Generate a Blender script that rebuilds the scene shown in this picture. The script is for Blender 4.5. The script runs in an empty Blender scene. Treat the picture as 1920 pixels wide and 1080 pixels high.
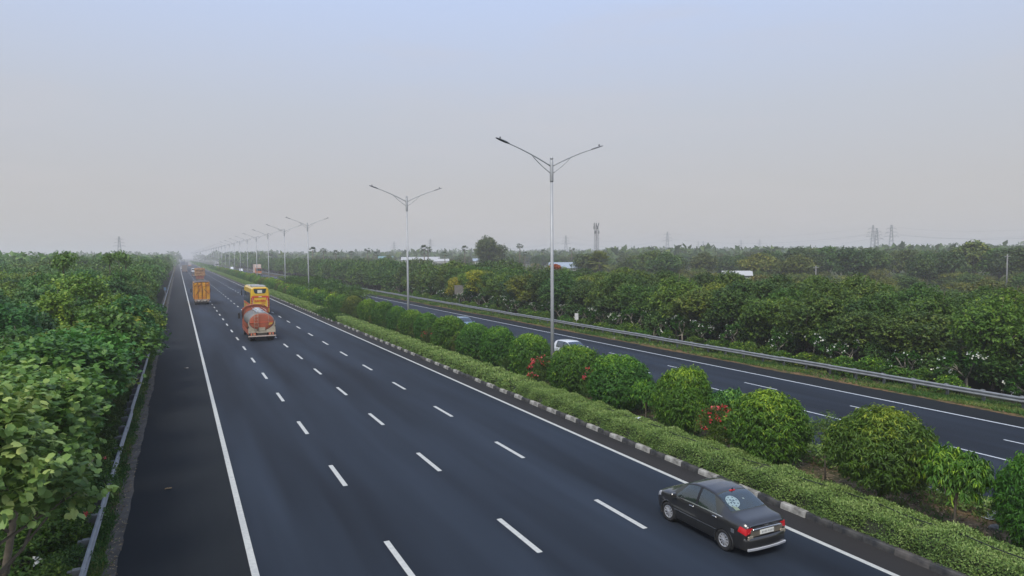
import bpy, math, random
import numpy as np
R = math.radians
sc = bpy.context.scene
# ------------------------------------------------------------------ camera
YAW, PITCH, ROLL, CAM_H = 26.228, 2.796, 0.45, 8.5
cam_d = bpy.data.cameras.new('camera')
cam = bpy.data.objects.new('camera', cam_d); sc.collection.objects.link(cam)
cam_d.sensor_width = 36.0; cam_d.lens = 36.0 * 1270 / 1920
cam_d.clip_start = 0.1; cam_d.clip_end = 12000
cam.location = (0, 0, CAM_H)
cam.rotation_mode = 'QUATERNION'
from mathutils import Euler, Quaternion, Vector, Matrix
q = Euler((R(90 - PITCH), 0, R(-YAW)), 'XYZ').to_quaternion() @ Quaternion((0, 0, 1), R(-ROLL))
cam.rotation_quaternion = q
sc.camera = cam
# ------------------------------------------------------------------ sky, sun, exposure
SUN_EL, SUN_AZ = 52, 225          # azimuth clockwise from +Y: behind and left of the camera
w = bpy.data.worlds.new('World'); sc.world = w; w.use_nodes = True
nt = w.node_tree; nt.nodes.clear()
def N(t, **k):
    n = nt.nodes.new(t)
    for a, b in k.items(): setattr(n, a, b)
    return n
out = N('ShaderNodeOutputWorld'); mixs = N('ShaderNodeMixShader')
bgn = N('ShaderNodeBackground'); bgh = N('ShaderNodeBackground')
sky = N('ShaderNodeTexSky', sky_type='NISHITA'); sky.sun_disc = False
sky.sun_elevation = R(SUN_EL); sky.sun_rotation = R(SUN_AZ)
sky.air_density = 1.2; sky.dust_density = 4.0; sky.altitude = 500
bgn.inputs[1].default_value = 0.08
nt.links.new(sky.outputs[0], bgn.inputs[0])
tc = N('ShaderNodeTexCoord'); sep = N('ShaderNodeSeparateXYZ')
nt.links.new(tc.outputs['Generated'], sep.inputs[0])
ramp = N('ShaderNodeValToRGB')
cr = ramp.color_ramp
stops = [(0.0, (0.535, 0.515, 0.510)), (0.09, (0.525, 0.515, 0.525)), (0.20, (0.530, 0.560, 0.630)),
         (0.34, (0.530, 0.630, 0.860)), (0.55, (0.42, 0.55, 0.86)), (1.0, (0.33, 0.46, 0.80))]
while len(cr.elements) < len(stops): cr.elements.new(0.5)
for e, (p, c) in zip(cr.elements, stops): e.position = p; e.color = (*c, 1)
nt.links.new(sep.outputs[2], ramp.inputs[0])
# thin, stretched cloud veils
mp = N('ShaderNodeMapping'); mp.inputs['Scale'].default_value = (1.3, 1.3, 7.0)
nz = N('ShaderNodeTexNoise'); nz.inputs['Scale'].default_value = 2.2; nz.inputs['Detail'].default_value = 7; nz.inputs['Roughness'].default_value = .55
nt.links.new(tc.outputs['Generated'], mp.inputs[0]); nt.links.new(mp.outputs[0], nz.inputs[0])
cl = N('ShaderNodeMapRange'); cl.inputs[1].default_value = .50; cl.inputs[2].default_value = .80; cl.inputs[4].default_value = .42
nt.links.new(nz.outputs[0], cl.inputs[0])
mx = N('ShaderNodeMix', data_type='RGBA'); mx.inputs[7].default_value = (.60, .575, .60, 1)
nt.links.new(cl.outputs[0], mx.inputs[0]); nt.links.new(ramp.outputs[0], mx.inputs[6])
nt.links.new(mx.outputs[2], bgh.inputs[0]); bgh.inputs[1].default_value = 1.06
mixs.inputs[0].default_value = 0.88
nt.links.new(bgn.outputs[0], mixs.inputs[1]); nt.links.new(bgh.outputs[0], mixs.inputs[2])
nt.links.new(mixs.outputs[0], out.inputs[0])
sun_d = bpy.data.lights.new('sun', 'SUN'); sun_d.energy = 2.9; sun_d.angle = R(22); sun_d.color = (1, .95, .87)
sun = bpy.data.objects.new('sun', sun_d); sc.collection.objects.link(sun)
az = R(SUN_AZ); el = R(SUN_EL)
sd = Vector((math.sin(az) * math.cos(el), math.cos(az) * math.cos(el), math.sin(el)))
sun.rotation_euler = sd.to_track_quat('Z', 'Y').to_euler()
sc.view_settings.view_transform = 'Standard'; sc.view_settings.look = 'None'
sc.view_settings.exposure = 0.07; sc.view_settings.gamma = 1.0; sc.view_settings.use_curve_mapping = False
sc.render.engine = 'CYCLES'
try:
    sc.cycles.use_denoising = True; sc.cycles.max_bounces = 6; sc.cycles.diffuse_bounces = 3; sc.cycles.transparent_max_bounces = 6
    sc.cycles.glossy_bounces = 3; sc.cycles.transmission_bounces = 4; sc.cycles.volume_bounces = 2
    sc.cycles.use_adaptive_sampling = True; sc.cycles.adaptive_threshold = 0.02
except Exception: pass

# ------------------------------------------------------------------ materials
MATS = {}
def mat(name, col, rough=.6, metal=0., spec=.5, noise=None, bump=None, emit=None, coat=0.):
    """noise = (scale, amount, colour2[, detail]); bump = (scale, strength, distance)"""
    if name in MATS: return MATS[name]
    m = bpy.data.materials.new(name); m.use_nodes = True; t = m.node_tree; L = t.links
    b = t.nodes['Principled BSDF']
    b.inputs['Base Color'].default_value = (*col, 1); b.inputs['Roughness'].default_value = rough
    b.inputs['Metallic'].default_value = metal; b.inputs['Specular IOR Level'].default_value = spec
    if coat: b.inputs['Coat Weight'].default_value = coat; b.inputs['Coat Roughness'].default_value = .04
    if noise or bump:
        co = t.nodes.new('ShaderNodeTexCoord')
    if noise:
        n = t.nodes.new('ShaderNodeTexNoise'); n.inputs['Scale'].default_value = noise[0]
        n.inputs['Detail'].default_value = noise[3] if len(noise) > 3 else 5
        L.new(co.outputs['Object'], n.inputs[0])
        r = t.nodes.new('ShaderNodeMapRange'); r.inputs[1].default_value = .38; r.inputs[2].default_value = .68; r.inputs[4].default_value = noise[1]
        L.new(n.outputs[0], r.inputs[0])
        x = t.nodes.new('ShaderNodeMix'); x.data_type = 'RGBA'; x.inputs[6].default_value = (*col, 1); x.inputs[7].default_value = (*noise[2], 1)
        L.new(r.outputs[0], x.inputs[0]); L.new(x.outputs[2], b.inputs['Base Color'])
    if bump:
        n = t.nodes.new('ShaderNodeTexNoise'); n.inputs['Scale'].default_value = bump[0]; n.inputs['Detail'].default_value = 4
        L.new(co.outputs['Object'], n.inputs[0])
        u = t.nodes.new('ShaderNodeBump'); u.inputs['Strength'].default_value = bump[1]; u.inputs['Distance'].default_value = bump[2]
        L.new(n.outputs[0], u.inputs['Height']); L.new(u.outputs[0], b.inputs['Normal'])
    if emit:
        b.inputs['Emission Color'].default_value = (*emit[0], 1); b.inputs['Emission Strength'].default_value = emit[1]
    MATS[name] = m; return m

def leaf_mat(name, c0, c1, c2, trans=.28, rough=.5):
    """leaf colour varies leaf by leaf (tint) and plant by plant (object colour)"""
    m = bpy.data.materials.new(name); m.use_nodes = True; t = m.node_tree; L = t.links
    b = t.nodes['Principled BSDF']; o = t.nodes['Material Output']
    a = t.nodes.new('ShaderNodeAttribute'); a.attribute_name = 'tint'
    r = t.nodes.new('ShaderNodeValToRGB'); e = r.color_ramp.elements
    e[0].position = .05; e[0].color = (*c0, 1); e[1].position = .95; e[1].color = (*c2, 1)
    k = r.color_ramp.elements.new(.5); k.color = (*c1, 1)
    L.new(a.outputs['Fac'], r.inputs[0])
    oi = t.nodes.new('ShaderNodeObjectInfo')
    x = t.nodes.new('ShaderNodeMix'); x.data_type = 'RGBA'; x.blend_type = 'MULTIPLY'; x.inputs[0].default_value = 1
    L.new(r.outputs[0], x.inputs[6]); L.new(oi.outputs['Color'], x.inputs[7])
    L.new(x.outputs[2], b.inputs['Base Color'])
    b.inputs['Roughness'].default_value = rough; b.inputs['Specular IOR Level'].default_value = .35
    tr = t.nodes.new('ShaderNodeBsdfTranslucent'); L.new(x.outputs[2], tr.inputs[0])
    ms = t.nodes.new('ShaderNodeMixShader'); ms.inputs[0].default_value = trans
    L.new(b.outputs[0], ms.inputs[1]); L.new(tr.outputs[0], ms.inputs[2]); L.new(ms.outputs[0], o.inputs[0])
    MATS[name] = m; return m

LEAF_BROAD = leaf_mat('broad_leaf', (.060, .135, .022), (.105, .215, .036), (.26, .38, .08))
LEAF_BELT = leaf_mat('belt_leaf', (.044, .100, .014), (.088, .168, .022), (.21, .30, .045))
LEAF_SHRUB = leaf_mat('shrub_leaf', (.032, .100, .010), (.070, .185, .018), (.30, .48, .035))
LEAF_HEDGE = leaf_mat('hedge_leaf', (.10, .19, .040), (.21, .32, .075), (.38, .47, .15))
LEAF_FAR = leaf_mat('far_leaf', (.042, .086, .016), (.082, .142, .024), (.18, .24, .045))
GRASS = leaf_mat('grass_blade', (.045, .12, .018), (.09, .20, .03), (.26, .28, .07))
FLOWER_RED = leaf_mat('red_petal', (.45, .02, .03), (.6, .05, .05), (.7, .15, .15))
FLOWER_ORANGE = leaf_mat('orange_petal', (.38, .07, .02), (.42, .10, .03), (.45, .16, .05))
FLOWER_WHITE = leaf_mat('white_petal', (.75, .75, .68), (.8, .8, .75), (.85, .82, .6))
FLOWER_PINK = leaf_mat('pink_petal', (.65, .12, .22), (.75, .25, .35), (.8, .4, .5))
LITTER = leaf_mat('dry_leaf', (.16, .09, .04), (.32, .22, .10), (.45, .36, .18), trans=.05)
BARK = mat('bark', (.17, .14, .10), .9, noise=(6, .8, (.08, .065, .045)), bump=(30, .5, .02))
BARK_PALE = mat('pale_bark', (.30, .27, .21), .9, noise=(6, .8, (.16, .14, .10)))

def asphalt(name, base, light, streak):
    m = bpy.data.materials.new(name); m.use_nodes = True; t = m.node_tree; L = t.links; b = t.nodes['Principled BSDF']
    g = t.nodes.new('ShaderNodeNewGeometry'); mp1 = t.nodes.new('ShaderNodeMapping'); mp1.inputs['Scale'].default_value = (.42, .028, 1)
    L.new(g.outputs['Position'], mp1.inputs[0])
    n1 = t.nodes.new('ShaderNodeTexNoise'); n1.inputs['Scale'].default_value = 1; n1.inputs['Detail'].default_value = 3; L.new(mp1.outputs[0], n1.inputs[0])
    r1 = t.nodes.new('ShaderNodeMapRange'); r1.inputs[1].default_value = .35; r1.inputs[2].default_value = .7; r1.inputs[4].default_value = streak; L.new(n1.outputs[0], r1.inputs[0])
    x1 = t.nodes.new('ShaderNodeMix'); x1.data_type = 'RGBA'; x1.inputs[6].default_value = (*base, 1); x1.inputs[7].default_value = (*light, 1); L.new(r1.outputs[0], x1.inputs[0])
    # aggregate speckle
    n2 = t.nodes.new('ShaderNodeTexNoise'); n2.inputs['Scale'].default_value = 55; n2.inputs['Detail'].default_value = 3; L.new(g.outputs['Position'], n2.inputs[0])
    r2 = t.nodes.new('ShaderNodeMapRange'); r2.inputs[1].default_value = .3; r2.inputs[2].default_value = .7; r2.inputs[3].default_value = .72; r2.inputs[4].default_value = 1.30; L.new(n2.outputs[0], r2.inputs[0])
    x2 = t.nodes.new('ShaderNodeVectorMath'); x2.operation = 'SCALE'; L.new(x1.outputs[2], x2.inputs[0]); L.new(r2.outputs[0], x2.inputs['Scale'])
    # pale scuffs
    n3 = t.nodes.new('ShaderNodeTexNoise'); n3.inputs['Scale'].default_value = .55; n3.inputs['Detail'].default_value = 8; n3.inputs['Roughness'].default_value = .7; L.new(g.outputs['Position'], n3.inputs[0])
    r3 = t.nodes.new('ShaderNodeMapRange'); r3.inputs[1].default_value = .66; r3.inputs[2].default_value = .80; r3.inputs[4].default_value = .5; L.new(n3.outputs[0], r3.inputs[0])
    x3 = t.nodes.new('ShaderNodeMix'); x3.data_type = 'RGBA'; x3.inputs[7].default_value = (.060, .066, .076, 1); L.new(r3.outputs[0], x3.inputs[0]); L.new(x2.outputs[0], x3.inputs[6])
    L.new(x3.outputs[2], b.inputs['Base Color'])
    b.inputs['Roughness'].default_value = .80; b.inputs['Specular IOR Level'].default_value = .24
    u = t.nodes.new('ShaderNodeBump'); u.inputs['Strength'].default_value = .35; u.inputs['Distance'].default_value = .01
    L.new(n2.outputs[0], u.inputs['Height']); L.new(u.outputs[0], b.inputs['Normal'])
    return m
ASPH = asphalt('lane_asphalt', (.0090, .0128, .0188), (.027, .038, .055), 1)
ASPH_SH = asphalt('shoulder_asphalt', (.0085, .0108, .012), (.012, .015, .017), 1)
ASPH_DUST = asphalt('dusty_asphalt', (.021, .021, .021), (.036, .032, .029), 1)

def ground_mat(name, c1, c2, c3, s1=.25, s2=3.0):
    m = bpy.data.materials.new(name); m.use_nodes = True; t = m.node_tree; L = t.links; b = t.nodes['Principled BSDF']
    g = t.nodes.new('ShaderNodeNewGeometry')
    def nn(s, lo, hi):
        n = t.nodes.new('ShaderNodeTexNoise'); n.inputs['Scale'].default_value = s; n.inputs['Detail'].default_value = 7; L.new(g.outputs['Position'], n.inputs[0])
        r = t.nodes.new('ShaderNodeMapRange'); r.inputs[1].default_value = lo; r.inputs[2].default_value = hi; L.new(n.outputs[0], r.inputs[0]); return r, n
    a, _ = nn(s1, .42, .60); d, n2 = nn(s2, .45, .62)
    x = t.nodes.new('ShaderNodeMix'); x.data_type = 'RGBA'; x.inputs[6].default_value = (*c1, 1); x.inputs[7].default_value = (*c2, 1); L.new(a.outputs[0], x.inputs[0])
    y = t.nodes.new('ShaderNodeMix'); y.data_type = 'RGBA'; y.inputs[7].default_value = (*c3, 1); L.new(x.outputs[2], y.inputs[6]); L.new(d.outputs[0], y.inputs[0])
    L.new(y.outputs[2], b.inputs['Base Color']); b.inputs['Roughness'].default_value = .95; b.inputs['Specular IOR Level'].default_value = .1
    u = t.nodes.new('ShaderNodeBump'); u.inputs['Strength'].default_value = .7; u.inputs['Distance'].default_value = .06; L.new(n2.outputs[0], u.inputs['Height']); L.new(u.outputs[0], b.inputs['Normal'])
    return m
GROUND = ground_mat('scrubland_soil', (.070, .085, .032), (.10, .085, .045), (.045, .075, .022), .02, .3)
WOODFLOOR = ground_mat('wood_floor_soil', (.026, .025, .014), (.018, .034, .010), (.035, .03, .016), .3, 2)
MEDIAN_SOIL = ground_mat('median_soil', (.15, .10, .055), (.085, .085, .035), (.24, .17, .095), .35, 5)
VERGE_SOIL = ground_mat('verge_soil', (.07, .065, .032), (.05, .07, .022), (.16, .10, .055), .25, 6)
ORANGE_SOIL = ground_mat('orange_soil', (.20, .115, .06), (.11, .085, .04), (.06, .07, .025), .22, 3)
CONC = mat('edge_concrete', (.15, .13, .105), .9, noise=(2.5, .9, (.07, .062, .045)), bump=(25, .5, .01))

# ------------------------------------------------------------------ object helpers
COL = sc.collection
def link(o): COL.objects.link(o); return o
def thing(name, label, cat, loc=(0, 0, 0), rz=0., group=None, s=1.):
    o = link(bpy.data.objects.new(name, None)); o.empty_display_size = .2
    o.location = loc; o.rotation_euler = (0, 0, rz); o.scale = (s, s, s) if not isinstance(s, tuple) else s
    o['label'] = label; o['category'] = cat
    if group: o['group'] = group
    return o
def obj(name, me, parent=None, loc=None, color=None, kind=None):
    o = link(bpy.data.objects.new(name, me)); o.parent = parent
    if loc: o.location = loc
    if color: o.color = (*color, 1)
    if kind: o['kind'] = kind
    return o
def tag(o, label, cat, group=None):
    o['label'] = label; o['category'] = cat
    if group: o['group'] = group
    return o
def copy_tree(o, parent=None):
    c = o.copy(); link(c); c.parent = parent
    for ch in o.children: copy_tree(ch, c)
    return c

def mesh_np(name, V, T, mats, midx=None, tint=None, smooth=False, tmin=3):
    me = bpy.data.meshes.new(name); V = np.asarray(V, np.float32); T = np.asarray(T, np.int32)
    n = T.shape[1]
    me.vertices.add(len(V)); me.vertices.foreach_set('co', V.ravel())
    me.loops.add(T.size); me.loops.foreach_set('vertex_index', T.ravel())
    me.polygons.add(len(T)); me.polygons.foreach_set('loop_start', np.arange(0, T.size, n, dtype=np.int32))
    try: me.polygons.foreach_set('loop_total', np.full(len(T), n, np.int32))
    except Exception: pass
    for m in (mats if isinstance(mats, (list, tuple)) else [mats]): me.materials.append(m)
    if midx is not None: me.polygons.foreach_set('material_index', np.asarray(midx, np.int32))
    if smooth: me.polygons.foreach_set('use_smooth', np.ones(len(T), bool))
    if tint is not None:
        a = me.attributes.new('tint', 'FLOAT', 'POINT'); a.data.foreach_set('value', np.asarray(tint, np.float32))
    me.update(calc_edges=True); return me

class MB:
    """collects faces of any size, builds ONE mesh"""
    def __init__(s): s.v = []; s.f = []; s.m = []; s.sm = []
    def add(s, V, F, m=0, smooth=False):
        k = len(s.v); s.v += [tuple(p) for p in V]; s.f += [tuple(i + k for i in f) for f in F]; s.m += [m] * len(F); s.sm += [smooth] * len(F); return s
    def box(s, x0, x1, y0, y1, z0, z1, m=0, taper=None):
        tx = ty = 0
        if taper: tx, ty = taper
        V = [(x0, y0, z0), (x1, y0, z0), (x1, y1, z0), (x0, y1, z0), (x0 + tx, y0 + ty, z1), (x1 - tx, y0 + ty, z1), (x1 - tx, y1 - ty, z1), (x0 + tx, y1 - ty, z1)]
        return s.add(V, [(0, 3, 2, 1), (4, 5, 6, 7), (0, 1, 5, 4), (1, 2, 6, 5), (2, 3, 7, 6), (3, 0, 4, 7)], m)
    def rbox(s, x0, x1, y0, y1, z0, z1, r=.05, m=0):
        """box with chamfered vertical and top edges"""
        rings = [(0, z0), (0, z1 - r), (r * .4, z1 - r * .3), (r, z1)]
        V = []; F = []
        for i, (ins, z) in enumerate(rings):
            a0, a1, b0, b1 = x0 + ins, x1 - ins, y0 + ins, y1 - ins; c = r * .7
            V += [(a0 + c, b0, z), (a1 - c, b0, z), (a1, b0 + c, z), (a1, b1 - c, z), (a1 - c, b1, z), (a0 + c, b1, z), (a0, b1 - c, z), (a0, b0 + c, z)]
        for i in range(3):
            for j in range(8):
                a = i * 8 + j; b = i * 8 + (j + 1) % 8; F.append((a, b, b + 8, a + 8))
        F.append(tuple(range(24, 32))); F.append(tuple(reversed(range(8))))
        return s.add(V, F, m)
    def tube(s, pts, radii, n=8, m=0, cap=True, smooth=True):
        pts = [Vector(p) for p in pts]
        if not hasattr(radii, '__len__'): radii = [radii] * len(pts)
        V = []; F = []
        for i, p in enumerate(pts):
            d = (pts[min(i + 1, len(pts) - 1)] - pts[max(i - 1, 0)])
            d = d.normalized() if d.length > 1e-9 else Vector((0, 0, 1))
            a = Vector((1, 0, 0)) if abs(d.x) < .8 else Vector((0, 1, 0))
            u = d.cross(a).normalized(); v = d.cross(u)
            for k in range(n):
                t = 2 * math.pi * k / n; V.append(p + (u * math.cos(t) + v * math.sin(t)) * radii[i])
        for i in range(len(pts) - 1):
            for k in range(n):
                a = i * n + k; b = i * n + (k + 1) % n; F.append((a, a + n, b + n, b))
        if cap: F.append(tuple(range(n))); F.append(tuple(reversed(range((len(pts) - 1) * n, len(pts) * n))))
        return s.add(V, F, m, smooth)
    def lathe(s, prof, n=24, m=0, axis='x', c=(0, 0, 0), smooth=True):
        """prof: (along, radius)"""
        V = []; F = []
        for (h, r) in prof:
            for k in range(n):
                t = 2 * math.pi * k / n; p = (h, r * math.cos(t), r * math.sin(t))
                if axis == 'y': p = (p[1], p[0], p[2])
                if axis == 'z': p = (p[1], p[2], p[0])
                V.append((p[0] + c[0], p[1] + c[1], p[2] + c[2]))
        for i in range(len(prof) - 1):
            for k in range(n):
                a = i * n + k; b = i * n + (k + 1) % n; F.append((a, b, b + n, a + n))
        return s.add(V, F, m, smooth)
    def poly(s, pts, depth, axis='y', m=0):
        """flat outline in the plane normal to axis, extruded by depth (pts 3D)"""
        d = {'x': (depth, 0, 0), 'y': (0, depth, 0), 'z': (0, 0, depth)}[axis]; n = len(pts)
        V = list(pts) + [(p[0] + d[0], p[1] + d[1], p[2] + d[2]) for p in pts]
        F = [tuple(range(n)), tuple(reversed(range(n, 2 * n)))] + [(i, (i + 1) % n, (i + 1) % n + n, i + n) for i in range(n)]
        return s.add(V, F, m)
    def mesh(s, name, mats):
        me = bpy.data.meshes.new(name); me.from_pydata(s.v, [], s.f)
        for m in (mats if isinstance(mats, (list, tuple)) else [mats]): me.materials.append(m)
        me.polygons.foreach_set('material_index', s.m); me.polygons.foreach_set('use_smooth', s.sm)
        me.update(); return me
    def build(s, name, mats, parent=None, **k): return obj(name, s.mesh(name, mats), parent, **k)

def ordinal(n):
    base = ['nearest', 'second', 'third', 'fourth', 'fifth', 'sixth', 'seventh', 'eighth', 'ninth', 'tenth', 'eleventh', 'twelfth', 'thirteenth', 'fourteenth', 'fifteenth', 'sixteenth', 'seventeenth', 'eighteenth', 'nineteenth']
    tens = {2: 'twenty', 3: 'thirty', 4: 'forty', 5: 'fifty', 6: 'sixty', 7: 'seventy', 8: 'eighty', 9: 'ninety'}
    if n <= 19: return base[n - 1]
    if n >= 100: return 'hundred and ' + ordinal(n - 100).replace('nearest', 'first') if n > 100 else 'hundredth'
    t, u = divmod(n, 10)
    if u == 0: return tens[t][:-1] + 'ieth'
    return tens[t] + '-' + (base[u - 1] if u > 1 else 'first')

# ------------------------------------------------------------------ ground, road, markings
def sheet(name, x0, x1, y0, y1, z, m, parent=None, nx=1, ny=1, jitter=0, seed=0):
    rg = np.random.default_rng(seed); xs = np.linspace(x0, x1, nx + 1); ys = np.linspace(y0, y1, ny + 1)
    V = np.array([(x, y, z) for y in ys for x in xs]);
    if jitter: V[:, 2] += rg.normal(size=len(V)) * jitter
    T = [(j * (nx + 1) + i, j * (nx + 1) + i + 1, (j + 1) * (nx + 1) + i + 1, (j + 1) * (nx + 1) + i) for j in range(ny) for i in range(nx)]
    return obj(name, mesh_np(name, V, T, m), parent)
def structure(o): o['kind'] = 'structure'; return o
YN, YF = -12, 3000
structure(sheet('ground', -4500, 4500, -1500, 7500, -.10, GROUND))
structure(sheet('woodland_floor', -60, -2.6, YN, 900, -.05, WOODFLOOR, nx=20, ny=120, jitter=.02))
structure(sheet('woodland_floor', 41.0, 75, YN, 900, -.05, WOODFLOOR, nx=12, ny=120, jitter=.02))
road = structure(sheet('road', -1.8, 1.55, YN, YF, 0, ASPH_SH))
structure(sheet('carriageway', 1.55, 16.72, YN, YF, 0, ASPH))
structure(sheet('dusty_shoulder', 16.72, 17.80, YN, YF, 0, ASPH_DUST))
road2 = structure(sheet('opposite_carriageway', 23.65, 36.2, YN, YF, 0, ASPH))
structure(sheet('opposite_shoulder', 36.2, 38.9, YN, YF, 0, ASPH_SH))
# ragged edges of the verges: strips whose road side wanders
def ragged(name, xa, xb, y0, y1, z, m, wob=.10, step=.5, side=1, seed=1):
    rg = np.random.default_rng(seed); ys = np.arange(y0, y1 + step, step); n = len(ys)
    w1 = np.convolve(rg.normal(size=n + 8), np.ones(9) / 9, 'valid') * wob * 3 + rg.normal(size=n) * wob * .25
    xe = xa + (w1 if side < 0 else 0); xf = xb + (w1 if side > 0 else 0)
    V = np.zeros((n, 2, 3)); V[:, 0, 0] = xe; V[:, 1, 0] = xf; V[:, :, 1] = ys[:, None]; V[:, :, 2] = z
    T = [(2 * i, 2 * i + 1, 2 * i + 3, 2 * i + 2) for i in range(n - 1)]
    return structure(obj(name, mesh_np(name, V.reshape(-1, 3), T, m)))
structure(sheet('verge_soil', -2.75, -1.80, YN, 900, -.004, VERGE_SOIL))
ragged('concrete_edge', -2.12, -1.72, YN, 330, .004, CONC, wob=.04, side=1, seed=3)
structure(sheet('median_soil', 17.95, 23.5, YN, 1500, .10, MEDIAN_SOIL, nx=8, ny=300, jitter=.012))
structure(sheet('far_verge_soil', 38.9, 41.0, YN, 900, -.004, VERGE_SOIL, nx=3, ny=100, jitter=.01))
ragged('soil_edge', 38.55, 39.3, YN, 400, .004, ORANGE_SOIL, wob=.11, side=-1, seed=7)

PAINT = mat('road_paint', (.55, .55, .49), .6, noise=(7, .55, (.36, .36, .34), 8))
PAINT_OLD = mat('worn_road_paint', (.60, .63, .64), .6, noise=(7, .6, (.34, .36, .38), 8))
def strip_me(x0, x1, y0, y1, z=.004): return mesh_np('paint', [(x0, y0, z), (x1, y0, z), (x1, y1, z), (x0, y1, z)], [(0, 1, 2, 3)], PAINT)
obj('edge_line', strip_me(1.53, 1.72, YN, YF), road); obj('edge_line', strip_me(16.60, 16.77, YN, YF), road)
dash = mesh_np('lane_dash', [(-.085, 0, .004), (.085, 0, .004), (.085, 2.78, .004), (-.085, 2.78, .004)], [(0, 1, 2, 3)], PAINT)
for i, x in enumerate((5.34, 9.05, 12.76)):
    for k in range(-2, 62): obj('lane_dash', dash, road, loc=(x, 16.68 + 8.24 * k, 0))
def dash_rest(x, k0, k1, per, start, L, m, parent):
    V = []; T = []
    for k in range(k0, k1):
        y = start + per * k; b = len(V); V += [(x - .085, y, .004), (x + .085, y, .004), (x + .085, y + L, .004), (x - .085, y + L, .004)]; T.append((b, b + 1, b + 2, b + 3))
    return V, T
V = []; T = []
for x in (5.34, 9.05, 12.76):
    v, t = dash_rest(x, 62, 130, 8.24, 16.68, 2.78, PAINT, road); b = len(V); V += v; T += [tuple(i + b for i in f) for f in t]
obj('far_lane_dashes', mesh_np('far_lane_dashes', V, T, PAINT), road, kind='stuff')
def strip2(x0, x1): me = strip_me(x0, x1, YN, YF); me.materials.clear(); me.materials.append(PAINT_OLD); return me
obj('edge_line', strip2(36.12, 36.28), road2); obj('edge_line', strip2(23.95, 24.10), road2)
dash2 = mesh_np('lane_dash', [(-.06, 0, .004), (.06, 0, .004), (.06, 2.7, .004), (-.06, 2.7, .004)], [(0, 1, 2, 3)], PAINT_OLD)
for x, s0 in ((33.2, 14.6), (30.03, 15.3), (26.85, 15.0)):
    for k in range(-1, 45): obj('lane_dash', dash2, road2, loc=(x, s0 + 7.8 * k, 0))

# kerb: stones painted black and white in turn
KW = mat('kerb_white', (.42, .41, .37), .85, noise=(3.5, .85, (.09, .085, .075), 8), bump=(20, .4, .01))
KB = mat('kerb_black', (.022, .024, .026), .7, noise=(3.5, .75, (.10, .095, .085), 8), bump=(20, .4, .01))
KG = mat('kerb_grime', (.11, .10, .09), .9, noise=(3.5, .9, (.04, .04, .04), 8), bump=(20, .4, .01))
def kerb_me(m, L=.985, flip=1):
    prof = [(0, -.05), (.012, .10), (.03, .165), (.06, .19), (.19, .19), (.19, -.05)]
    mb = MB(); n = len(prof)
    V = [(p[0] * flip, 0.0, p[1]) for p in prof] + [(p[0] * flip, L, p[1]) for p in prof]
    mb.add(V, [(i, i + 1, i + 1 + n, i + n) for i in range(n - 1)] + [tuple(range(n)), tuple(reversed(range(n, 2 * n)))])
    return mb.mesh('kerb_stone', m)
rk = random.Random(4)
kerb = structure(obj('kerb', kerb_me(KG, 12)), ); kerb.location = (17.79, YN, 0)
kms = {0: kerb_me(KB), 1: kerb_me(KW), 2: kerb_me(KG)}
y = 0.0
kk = 1
while y < 270:
    kk = 1 - kk; m = kk
    if rk.random() < .22: m = rk.choice((0, 2))
    o = obj('kerb_stone', kms[m], kerb, loc=(rk.uniform(-.012, .012), y + 12, rk.uniform(-.008, .008))); o.rotation_euler = (rk.uniform(-.008, .008), 0, rk.uniform(-.006, .006)); y += 1.0
V = []; mb = MB()
for i in range(330):
    mb.box(17.79, 17.98, y, y + .98, -.05, .19, i % 2); y += 1
o = mb.build('far_kerb_stones', [KB, KW], kerb, kind='stuff'); o.location = (-17.79, -YN, 0)
kerb2 = structure(MB().box(0, .15, 0, 900, -.05, .16).build('opposite_kerb', KG)); kerb2.location = (23.5, YN, 0)

# ------------------------------------------------------------------ leaves
def nrm(a): return a / np.maximum(np.linalg.norm(a, axis=-1, keepdims=True), 1e-9)
TPL = {
 'narrow': ([(0, 0, 0), (.42, .5, .07), (1, 0, -.14), (.42, -.5, .07)], [(0, 2, 1), (0, 3, 2)]),
 'broad': ([(0, 0, 0), (.5, .5, .10), (1, 0, -.12), (.5, -.5, .10)], [(0, 2, 1), (0, 3, 2)]),
 'round': ([(0, 0, 0), (.16, .36, .05), (.58, .50, .06), (.97, .27, -.07), (.88, 0, -.02), (.97, -.27, -.07), (.58, -.50, .06), (.16, -.36, .05)],
           [(0, 2, 1), (0, 4, 2), (2, 4, 3), (0, 7, 6), (0, 6, 4), (6, 5, 4)]),
}
def leaf_cloud(name, P, A, Nn, L, W, tpl, m, tint, mats_extra=None):
    P = np.asarray(P); A = nrm(A); Wv = nrm(np.cross(Nn, A)); Nv = np.cross(A, Wv)
    tv, tf = TPL[tpl]; tv = np.array(tv); n = len(P); k = len(tv)
    L = np.broadcast_to(L, n)[:, None, None]; W = np.broadcast_to(W, n)[:, None, None]
    V = P[:, None, :] + A[:, None, :] * tv[None, :, 0:1] * L + Wv[:, None, :] * tv[None, :, 1:2] * W + Nv[:, None, :] * tv[None, :, 2:3] * L
    T = (np.array(tf)[None] + (np.arange(n) * k)[:, None, None]).reshape(-1, 3)
    return mesh_np(name, V.reshape(-1, 3), T, m, tint=np.repeat(tint, k))
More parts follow.
